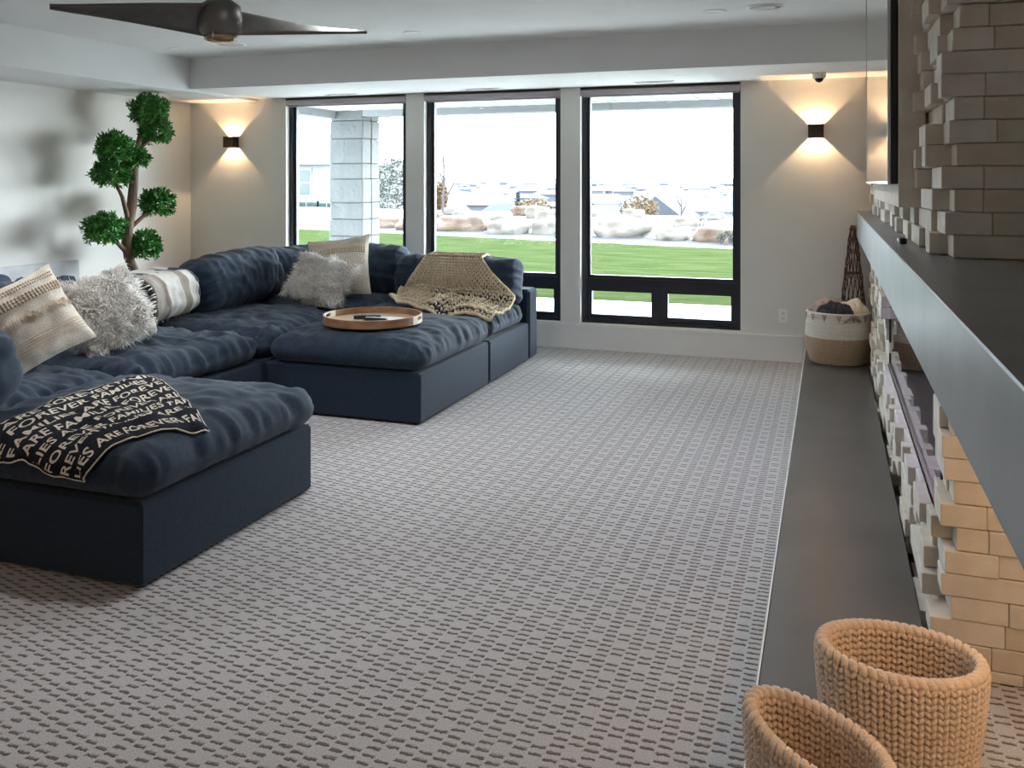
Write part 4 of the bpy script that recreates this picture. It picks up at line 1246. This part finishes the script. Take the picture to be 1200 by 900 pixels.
# willow twig cone
CC = (.185, 7.955); CZ0, CZ1 = .1215, 1.195
wc = thing('willow_cone', 'tall narrow cone woven from reddish willow twigs in the corner', 'decoration', (CC[0], CC[1], CZ0))
rad = lambda z: .118 * (1 - (z - CZ0) / (CZ1 - CZ0)) ** .9 + .016
nt_ = 14
for k in range(nt_):
    for sg in (1, -1):
        pts = []
        for i in range(19):
            t = i / 18; z = CZ0 + (CZ1 - CZ0) * t; a = 2 * PI * k / nt_ + sg * (t * 2.4 + .06 * math.sin(i * 1.7 + k))
            q = rad(z) + (.004 * sg) + .004 * math.sin(i * 2.3 + k * 1.3)
            pts.append((CC[0] + q * math.cos(a), CC[1] + q * math.sin(a), z))
        MB().tube(pts, [.0042 - .0018 * i / 18 for i in range(19)], 5).build('twig', M['twig'], wc, smooth=True)
for z in (CZ0 + .012, CZ0 + .35, CZ0 + .68, CZ1 - .03):
    MB().tube([(CC[0] + (rad(z) + .005) * math.cos(q), CC[1] + (rad(z) + .005) * math.sin(q), z) for q in np.linspace(0, 2 * PI, 25)], .006, 6, cap=False).build('hoop', M['twig'], wc, smooth=True)

md = thing('media_remote', 'small black remote box on the mantel against the stone', 'remote control', (.285, 3.82, MZ1))
bx('body', M['dark'], md, .255, .282, 3.76, 3.90, MZ1 + .0006, MZ1 + .024, bev=.004)
bx('front_label', M['alu'], md, .2535, .255, 3.80, 3.86, MZ1 + .009, MZ1 + .016)

# ------------------------------------------------------------------ artificial tree behind the sofa
TX = -6.16
tree = thing('artificial_tree', 'artificial cloud pruned tree with green leaf balls by the left wall', 'potted tree', (TX, 6.72, 0))
MB().lathe([(.0, 0), (.15, 0), (.19, .16), (.20, .34), (.185, .35), (.175, .32), (.0, .31)], (TX, 6.72, 0), 28).build('pot', M['pot'], tree, smooth=True)
MB().lathe([(.176, .318), (.09, .335), (.0, .34)], (TX, 6.72, 0), 20).build('soil', M['soil'], tree)
trunk = [(TX, 6.75, .31), (TX, 6.74, .5), (TX + .01, 6.76, .70), (TX, 6.68, .85), (TX, 6.655, 1.0), (TX, 6.68, 1.15), (TX, 6.72, 1.32), (TX, 6.74, 1.5), (TX, 6.76, 1.7), (TX, 6.80, 1.9), (TX, 6.86, 2.1)]
MB().tube(trunk, [.055, .048, .046, .042, .045, .046, .046, .042, .034, .026, .016], 10).build('trunk', M['bark'], tree, smooth=True)
CL = [(.04, 6.90, 2.24, .17, .15), (.06, 6.97, 2.04, .155, .145), (.02, 6.50, 1.86, .17, .145), (-.05, 6.52, 1.63, .165, .125), (.05, 7.00, 1.345, .155, .15), (.04, 6.34, 1.13, .17, .15), (.06, 6.83, .955, .14, .145), (.06, 6.72, 1.78, .11, .09)]
for br in (((0, 6.68, 1.2), (.02, 6.58, 1.42), (-.02, 6.53, 1.56)), ((0, 6.74, 1.5), (.02, 6.66, 1.68), (.02, 6.55, 1.80)), ((0, 6.66, 1.10), (.03, 6.82, 1.22), (.05, 6.95, 1.30)), ((0, 6.66, .90), (.02, 6.52, 1.0), (.04, 6.40, 1.10)), ((0, 6.68, .82), (.03, 6.76, .88), (.06, 6.82, .93)), ((0, 6.79, 1.85), (.03, 6.90, 1.95), (.06, 6.96, 2.02))):
    MB().tube([(TX + q[0], q[1], q[2]) for q in br], [.024, .018, .012], 8).build('branch', M['bark'], tree, smooth=True)
LV = np.array([(0, 0, 0), (.35, .16, .04), (.35, -.16, .04), (.75, .10, .02), (.75, -.10, .02), (1, 0, -.06), (.5, 0, -.02)]); 
LF = np.array([(0, 6, 1), (0, 2, 6), (1, 6, 3), (2, 4, 6), (3, 6, 5), (6, 4, 5)])
for ci, (dx, y, z, ry, rz) in enumerate(CL):
    n_ = int(330 * (ry / .16) ** 2)
    d = norm(RNG.normal(size=(n_, 3))); d = d[(d[:, 2] > -.75)]
    n_ = len(d); lump = np.array([1 + .22 * nz(*(q * 2.2), ci * 3.1) for q in d])
    rr = RNG.uniform(.62, 1.0, n_) * lump
    c = np.array((TX + dx, y, z)) + d * rr[:, None] * np.array((ry * .95, ry, rz))
    T_ = np.repeat(c, 6, 0); dd = np.repeat(d, 6, 0)
    ax = norm(dd * .55 + RNG.normal(0, .62, dd.shape)); x_, y_, z_ = frames(ax, dd + RNG.normal(0, .3, dd.shape))
    L_ = RNG.uniform(.036, .060, len(ax))[:, None]
    A_ = np.stack([x_ * L_, y_ * L_ * 1.05, z_ * L_], 2)
    o = obj('leaf_ball', *instances(LV, LF, A_, T_), M['leaf'], tree); o['kind'] = 'stuff'

# canvas leaning on the left wall
cv = thing('canvas_picture', 'pale grey canvas with a navy animal head leaning on the left wall', 'picture', (-6.55, 5.7, 0))
V = []
cvq = lambda x, y, z: (x, y, z)
pts = MB().box(-6.585, -6.555, 4.95, 6.485, .02, .835, bev=.002)
Vc = np.array(pts.v); Vc[:, 0] += (.84 - Vc[:, 2]) * .06
obj('stretched_canvas', Vc, pts.f, M['canvas'], cv, recalc=True)
def flat(name, poly, m_, dx):
    n_ = len(poly); V_ = []
    for d_ in (0, .0015):
        for (y, z) in poly: V_.append((-6.555 + (.84 - z) * .06 + dx + d_, y, z))
    obj(name, V_, [tuple(range(n_))[::-1], tuple(range(n_, 2 * n_))] + [(i, (i + 1) % n_, n_ + (i + 1) % n_, n_ + i) for i in range(n_)], m_, cv, recalc=True)
ell = lambda cy, cz, a, b, rot, n_=20, pw_=1.0: [(cy + a * math.cos(q) * math.cos(rot) - b * math.sin(q) * math.sin(rot), cz + a * math.cos(q) * math.sin(rot) + b * math.sin(q) * math.cos(rot)) for q in np.linspace(0, 2 * PI, n_, endpoint=False)]
flat('painted_ear', ell(5.67, .735, .085, .042, -.35), M['navypaint'], .001)
flat('painted_ear', ell(6.03, .745, .085, .042, .45), M['navypaint'], .001)
flat('painted_head', ell(5.85, .50, .15, .24, 0), M['navypaint'], .0012)
flat('painted_back', [(6.02, .62), (6.08, .68), (6.3, .71), (6.42, .69), (6.46, .60), (6.46, .40), (6.0, .40)], M['navypaint'], .0008)

# ------------------------------------------------------------------ outdoors: patio, garden, houses and valley
GZ = -.12
tag(struct(MB().box(-14, 7, WY + WT + .001, 12.40, GZ - .1, GZ).build('patio_slab', M['concrete'])), 'pale concrete patio slab outside the windows', 'patio')
jn = bpy.data.objects['patio_slab']
for x in (-5.2, -1.9, 1.4):
    bx('control_joint', M['mulch'], jn, x - .006, x + .006, 8.4, 12.35, GZ - .001, GZ + .001)
tag(struct(bx('foundation_wall', M['concrete'], None, -14, 7, WY + WT - .05, WY + WT + .0005, GZ - .1, .0)), 'low concrete foundation strip under the windows', 'wall')
lawn_far = lambda x: 23.6 + (x + 4) * -.30 if x < -2 else 23.0 + (x + 2) * -.10
xs = np.linspace(-40, 14, 55)
def strip(name, m_, f0, f1, z0, z1, depth=.1, n=6, label=None, cat=None):
    V_ = []; F_ = []
    for i, x in enumerate(xs):
        for j in range(n + 1):
            t = j / n; V_.append((x, f0(x) + (f1(x) - f0(x)) * t, z0 + (z1 - z0) * t))
    for i in range(len(xs) - 1):
        for j in range(n):
            a = i * (n + 1) + j; F_.append((a, a + n + 1, a + n + 2, a + 1))
    o = struct(obj(name, V_, F_, m_, recalc=True)); tag(o, label, cat); return o
strip('lawn', M['lawn'], lambda x: 12.40, lawn_far, GZ - .01, GZ - .01, label='mown green lawn beyond the patio', cat='lawn')
struct(MB().box(-40, -14, 6, 12.4, GZ - .1, GZ - .01).build('lawn_side', M['lawn']))
strip('kerb', M['concrete'], lawn_far, lambda x: lawn_far(x) + .22, GZ + .03, GZ + .03, label='pale concrete kerb edging the lawn', cat='kerb')
strip('mulch_bed', M['mulch'], lambda x: lawn_far(x) + .22, lambda x: lawn_far(x) + 2.2, GZ - .02, GZ + .05, label='dark mulch bed between lawn and boulders', cat='flower bed')
strip('rocky_bank', M['paleground'], lambda x: lawn_far(x) + 2.2, lambda x: lawn_far(x) + 9, GZ + .05, GZ + .45, label='pale rocky bank behind the boulders', cat='bank')
V_ = []; F_ = []; prof_ = [(22, -.6), (36, -.7), (45, -2.2), (60, -3.2), (120, -4), (400, -3.5), (900, 2), (1600, 9), (2600, 14)]
for i, x in enumerate(np.linspace(-1, 1, 21)):
    for (y, z) in prof_:
        V_.append((-y * .35 + x * (y * 1.0 + 60), y + 2.2, z))
for i in range(20):
    for j in range(len(prof_) - 1):
        a = i * len(prof_) + j; F_.append((a, a + len(prof_), a + len(prof_) + 1, a + 1))
tag(struct(obj('valley_ground', V_, F_, M['paleground'], recalc=True)), 'pale dry valley falling away to far hills', 'landscape')

def rock(x, y, z, sx, sy, sz, seed, m_):
    L, F = box_lattice(6, 6, 6)
    n = norm(L); V = np.zeros_like(n)
    for i, q in enumerate(n):
        k = 1 + .28 * nz(q[0] * 1.6 + seed, q[1] * 1.6, q[2] * 1.6) + .12 * nz(q[0] * 4 + seed, q[1] * 4, q[2] * 4)
        bxn = q / max(abs(q)) ** .55
        V[i] = bxn * k * np.array((sx, sy, sz))
    V += np.array((x, y, z + sz * .75))
    return obj('boulder', V, F, m_, recalc=True)
ORD = ['first', 'second', 'third', 'fourth', 'fifth', 'sixth', 'seventh', 'eighth', 'ninth', 'tenth', 'eleventh', 'twelfth', 'thirteenth', 'fourteenth', 'fifteenth', 'sixteenth', 'seventeenth', 'eighteenth', 'nineteenth', 'twentieth', 'twenty first', 'twenty second', 'twenty third', 'twenty fourth', 'twenty fifth']
random.seed(21)
x = -17.5; k = 0
while x < 3.0 and k < 25:
    w_ = random.uniform(.38, .95); x += w_ * 1.16
    y = lawn_far(x) + 2.2 + random.uniform(-.15, .25)
    o = rock(x, y, GZ - .05, w_, random.uniform(.4, .6), random.uniform(.22, .40), random.random() * 50, M['boulder2'] if random.random() < .4 else M['boulder'])
    tag(o, '%s sandstone boulder from the left in the row edging the mulch bed' % ORD[k], 'boulder', 'boulders edging the mulch bed'); x += w_ * 1.16; k += 1
sp_ = []
while len(sp_) < 18:
    x = random.uniform(-16, 2); y = lawn_far(x) + random.uniform(4.0, 8)
    if all(math.hypot(x - q[0], y - q[1]) > 1.5 for q in sp_): sp_.append((x, y))
sp_.sort(key=lambda q: q[0] / q[1])
for k, (x, y) in enumerate(sp_):
    s_ = random.uniform(.25, .6)
    o = rock(x, y, GZ + .1 + (y - lawn_far(x) - 2.2) * .05, s_, s_ * .8, s_ * random.uniform(.4, .6), random.random() * 50, M['boulder'] if k % 4 else M['boulder2'])
    tag(o, '%s smaller boulder from the left scattered up the rocky bank' % ORD[k], 'boulder', 'boulders scattered up the bank')

# patio roof and stone column
pr = thing('patio_roof', 'boarded patio roof with grey edge beam outside the windows', 'roof', (-2, 10, 2.6), kind='structure')
bx('deck', M['beam'], pr, -6.95, 6.0, WY + WT + .002, 12.3, 2.60, 2.72)
k = 0; x = -6.68
while x < 4.0:
    bx('board', M['soffitboard'], pr, x, x + .118, WY + WT + .01, 11.3, 2.580 - (.0 if k % 2 else .004), 2.599, bev=.004); x += .126; k += 1
bx('beam', M['beam'], pr, -6.3, 6.0, 11.32, 11.62, 2.495, 2.599)
bx('beam', M['beam'], pr, -6.98, -6.70, WY + WT + .01, 11.31, 2.47, 2.599)
r = thing('patio_speaker', 'round grey fitting in the patio ceiling', 'light fitting', (-1.9, 10.2, 2.56))
MB().lathe([(.0, 2.555), (.09, 2.558), (.11, 2.577)], (-1.9, 10.2, 0), 24).build('cover', M['beam'], r, smooth=True)

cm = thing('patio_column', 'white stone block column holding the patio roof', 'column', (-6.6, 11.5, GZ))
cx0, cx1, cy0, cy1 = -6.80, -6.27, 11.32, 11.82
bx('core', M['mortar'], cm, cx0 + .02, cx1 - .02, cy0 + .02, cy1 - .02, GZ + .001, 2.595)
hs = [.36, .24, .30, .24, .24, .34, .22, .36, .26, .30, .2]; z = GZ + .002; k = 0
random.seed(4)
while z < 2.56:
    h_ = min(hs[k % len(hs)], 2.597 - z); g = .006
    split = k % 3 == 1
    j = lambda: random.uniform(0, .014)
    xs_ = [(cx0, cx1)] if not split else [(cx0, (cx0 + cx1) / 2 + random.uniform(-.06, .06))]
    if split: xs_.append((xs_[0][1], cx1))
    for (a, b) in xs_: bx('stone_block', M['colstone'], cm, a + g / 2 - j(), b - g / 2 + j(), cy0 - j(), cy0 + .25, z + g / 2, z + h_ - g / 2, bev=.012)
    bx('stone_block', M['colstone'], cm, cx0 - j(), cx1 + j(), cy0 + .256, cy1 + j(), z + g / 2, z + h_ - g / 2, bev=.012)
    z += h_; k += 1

def house(name, label, x0, x1, y0, y1, z0, ze, zr, wall, roof, wins=(), ridge='x', over=.5, group=None):
    r = thing(name, label, 'house', ((x0 + x1) / 2, (y0 + y1) / 2, z0), group)
    bx('wall', wall, r, x0, x1, y0, y1, z0, ze)
    if ridge == 'x':
        hip = min((x1 - x0) * .2, (y1 - y0) * .5); ym = (y0 + y1) / 2
        V = [(x0 - over, y0 - over, ze), (x1 + over, y0 - over, ze), (x1 + over, y1 + over, ze), (x0 - over, y1 + over, ze), (x0 + hip, ym, zr), (x1 - hip, ym, zr)]
        F = [(0, 1, 5, 4), (1, 2, 5), (2, 3, 4, 5), (3, 0, 4), (3, 2, 1, 0)]
    else:
        xm = (x0 + x1) / 2
        V = [(x0 - over, y0 - over, ze), (x1 + over, y0 - over, ze), (x1 + over, y1 + over, ze), (x0 - over, y1 + over, ze), (xm, y0 - over, zr), (xm, y1 + over, zr)]
        F = [(0, 1, 4), (1, 2, 5, 4), (2, 3, 5), (3, 0, 4, 5), (3, 2, 1, 0)]
    obj('roof', V, F, roof, r, recalc=True)
    for (wx, wz, ww, wh) in wins:
        f = bx('window', M['houseWhite'], r, wx - ww / 2 - .1, wx + ww / 2 + .1, y0 - .08, y0, wz - wh / 2 - .1, wz + wh / 2 + .1)
        for a in (0, 1):
            for b in (0, 1):
                bx('pane', M['housewin'], f, wx - ww / 2 + a * ww / 2 + .03, wx + a * ww / 2 - .03, y0 - .10, y0 - .08, wz - wh / 2 + b * wh / 2 + .03, wz + b * wh / 2 - .03)
    return r
house('neighbour_house', 'white two storey neighbour house left of the stone column', -37, -26.6, 45, 54, -2.5, 2.6, 4.6, M['houseWhite'], M['rooflight'], ((-29.0, 1.55, 1.4, 1.5), (-28.55, -.35, 1.5, 1.6), (-27.2, -.4, 1.1, 1.6), (-31.5, 1.5, 1.4, 1.5)))
house('neighbour_house', 'pale neighbour house with grey roof right of the stone column', -25.4, -22.9, 47, 53, -2.5, .9, 2.9, M['houseWhite'], M['rooflight'], ((-24.1, -.5, 1.0, 1.2),))
house('neighbour_house', 'grey roofed house at the right edge of the view', -7.6, 4, 58, 70, -3.2, -.3, 1.5, M['houseWhite'], M['roofgrey'])
house('neighbour_house', 'low house with a sloping grey roof beside the twiggy tree', -12.6, -9.3, 60, 66, -3.5, -1.0, .65, M['houseWhite'], M['roofgrey'], ridge='y')
house('neighbour_house', 'low long grey roofed house behind the golden bush', -18.4, -13.9, 66, 72, -4, -1.2, -.15, M['houseWhite'], M['roofgrey'])
house('neighbour_house', 'small blue grey gabled house near the golden poplar', -27.2, -25.0, 58, 62, -3.5, -1.4, .1, M['houseWhite'], M['roofgrey'], ridge='y')
house('neighbour_house', 'small blue grey roofed house in the middle window view', -26.3, -23.4, 66, 70, -3.5, -1.3, -.1, M['houseWhite'], M['roofgrey'])

# trees and bushes
def leafy(name, label, x, y, z0, sx, sz, zc, m_, n=900, leaf=.16, cat='bush', shape='ball', group=None, stem=True):
    r = thing(name, label, cat, (x, y, z0), group)
    d = norm(RNG.normal(size=(n, 3))); q = RNG.uniform(.25, 1, n) ** .5
    if shape == 'cone':
        t = RNG.random(n) ** .8; a = RNG.random(n) * 2 * PI
        P_ = np.stack([x + sx * (1 - t) * np.cos(a) * q, y + sx * (1 - t) * np.sin(a) * q, z0 + .3 + t * sz], 1)
    else:
        P_ = np.array((x, y, zc)) + d * q[:, None] * np.array((sx, sx, sz))
    ax = norm(RNG.normal(size=(n, 3))); x_, y_, z_ = frames(ax, RNG.normal(size=(n, 3)))
    A_ = np.stack([x_ * leaf, y_ * leaf * 2, z_ * leaf], 2)
    obj('foliage', *instances(LV, LF, A_, P_), m_, r)['kind'] = 'stuff'
    if stem: MB().tube([(x, y, z0), (x, y, zc)], [.08, .03], 6).build('trunk', M['bark'], r)
leafy('golden_poplar', 'narrow golden poplar at the left of the middle window', -18.73, 42, -1.7, .30, .85, .75, M['autumn'], 700, .20, 'tree')
leafy('golden_bush', 'rounded golden bush in the middle window view', -19.6, 60, -3.2, 1.35, .75, -.3, M['autumn'], 700, .22)
leafy('golden_bush', 'golden bush above the boulders in the right window view', -9.1, 45, -2.1, 1.0, .75, .15, M['autumn'], 800, .16)
leafy('green_bush', 'olive green bush just below the golden bush', -8.2, 40, -1.4, .7, .35, -.35, M['greyhedge'], 400, .14)
leafy('conifer', 'small blue conifer left of the rounded golden bush', -22.2, 64, -3.4, .6, 3.9, -2, M['conifer'], 500, .22, 'tree', 'cone')
leafy('conifer', 'blue conifer right of the rounded golden bush', -19.4, 66, -3.4, .9, 3.6, -2, M['conifer'], 600, .22, 'tree', 'cone')
leafy('garden_shrub', 'small green shrub low on the rocky bank', -4.0, 29.4, .05, .30, .22, .26, M['greyhedge'], 260, .07)
leafy('garden_shrub', 'pale green sage plant at the mulch edge', -2.6, 24.6, GZ, .28, .18, .08, M['greyhedge'], 260, .06)
leafy('dense_thicket', 'grey green thicket right of the stone column', -20.3, 40, -1.6, 1.3, 1.9, .9, M['greyhedge'], 1500, .18)
def bare_tree(label, x, y, z0, h, seed):
    random.seed(seed); r = thing('bare_tree', label, 'tree', (x, y, z0), 'bare saplings in the garden')
    MB().tube([(x, y, z0), (x + .1, y, z0 + h * .5), (x + .05, y, z0 + h)], [.07, .045, .01], 6).build('trunk', M['baretwig'], r)
    for k in range(14):
        t = random.uniform(.2, .85); a = random.uniform(0, 6.28); l = (1 - t) * h * .5 + .3
        p = np.array((x + .1 * t, y, z0 + h * t)); e = p + np.array((math.cos(a) * l * .4, math.sin(a) * l * .4, l))
        MB().tube([p, (p + e) / 2 + np.array((math.cos(a) * l * .08, 0, -.05)), e], [.022, .016, .006], 5).build('branch', M['baretwig'], r)
bare_tree('slim bare sapling close to the stone column', -15.4, 31.5, -.1, 3.6, 1)
bare_tree('slim bare sapling between the column and the window edge', -14.9, 33.5, -.1, 3.4, 2)
bare_tree('bare twiggy tree beside the sloping grey roof', -7.5, 48, -2, 3.0, 3)
# far town
random.seed(11)
tw = MB()
for k in range(240):
    y = random.uniform(120, 700); a = random.uniform(-.75, .06)
    x = a * y + random.uniform(-6, 6); w_ = random.uniform(3, 8); h_ = random.uniform(2, 4)
    zb = -4 + max(0, (y - 400) * .011)
    tw.box(x - w_, x + w_, y - 3, y + 3, zb - 1, zb + h_ * .6)
    tw.add([(x - w_ - .5, y - 3.5, zb + h_ * .6), (x + w_ + .5, y - 3.5, zb + h_ * .6), (x + w_ + .5, y + 3.5, zb + h_ * .6), (x - w_ - .5, y + 3.5, zb + h_ * .6), (x - w_ * .5, y, zb + h_), (x + w_ * .5, y, zb + h_)], [(0, 1, 5, 4), (1, 2, 5), (2, 3, 4, 5), (3, 0, 4)])
tag(tw.build('distant_town', M['town'], None, recalc=False), 'hazy far town of tiny grey roofs across the valley', 'town', kind='stuff')
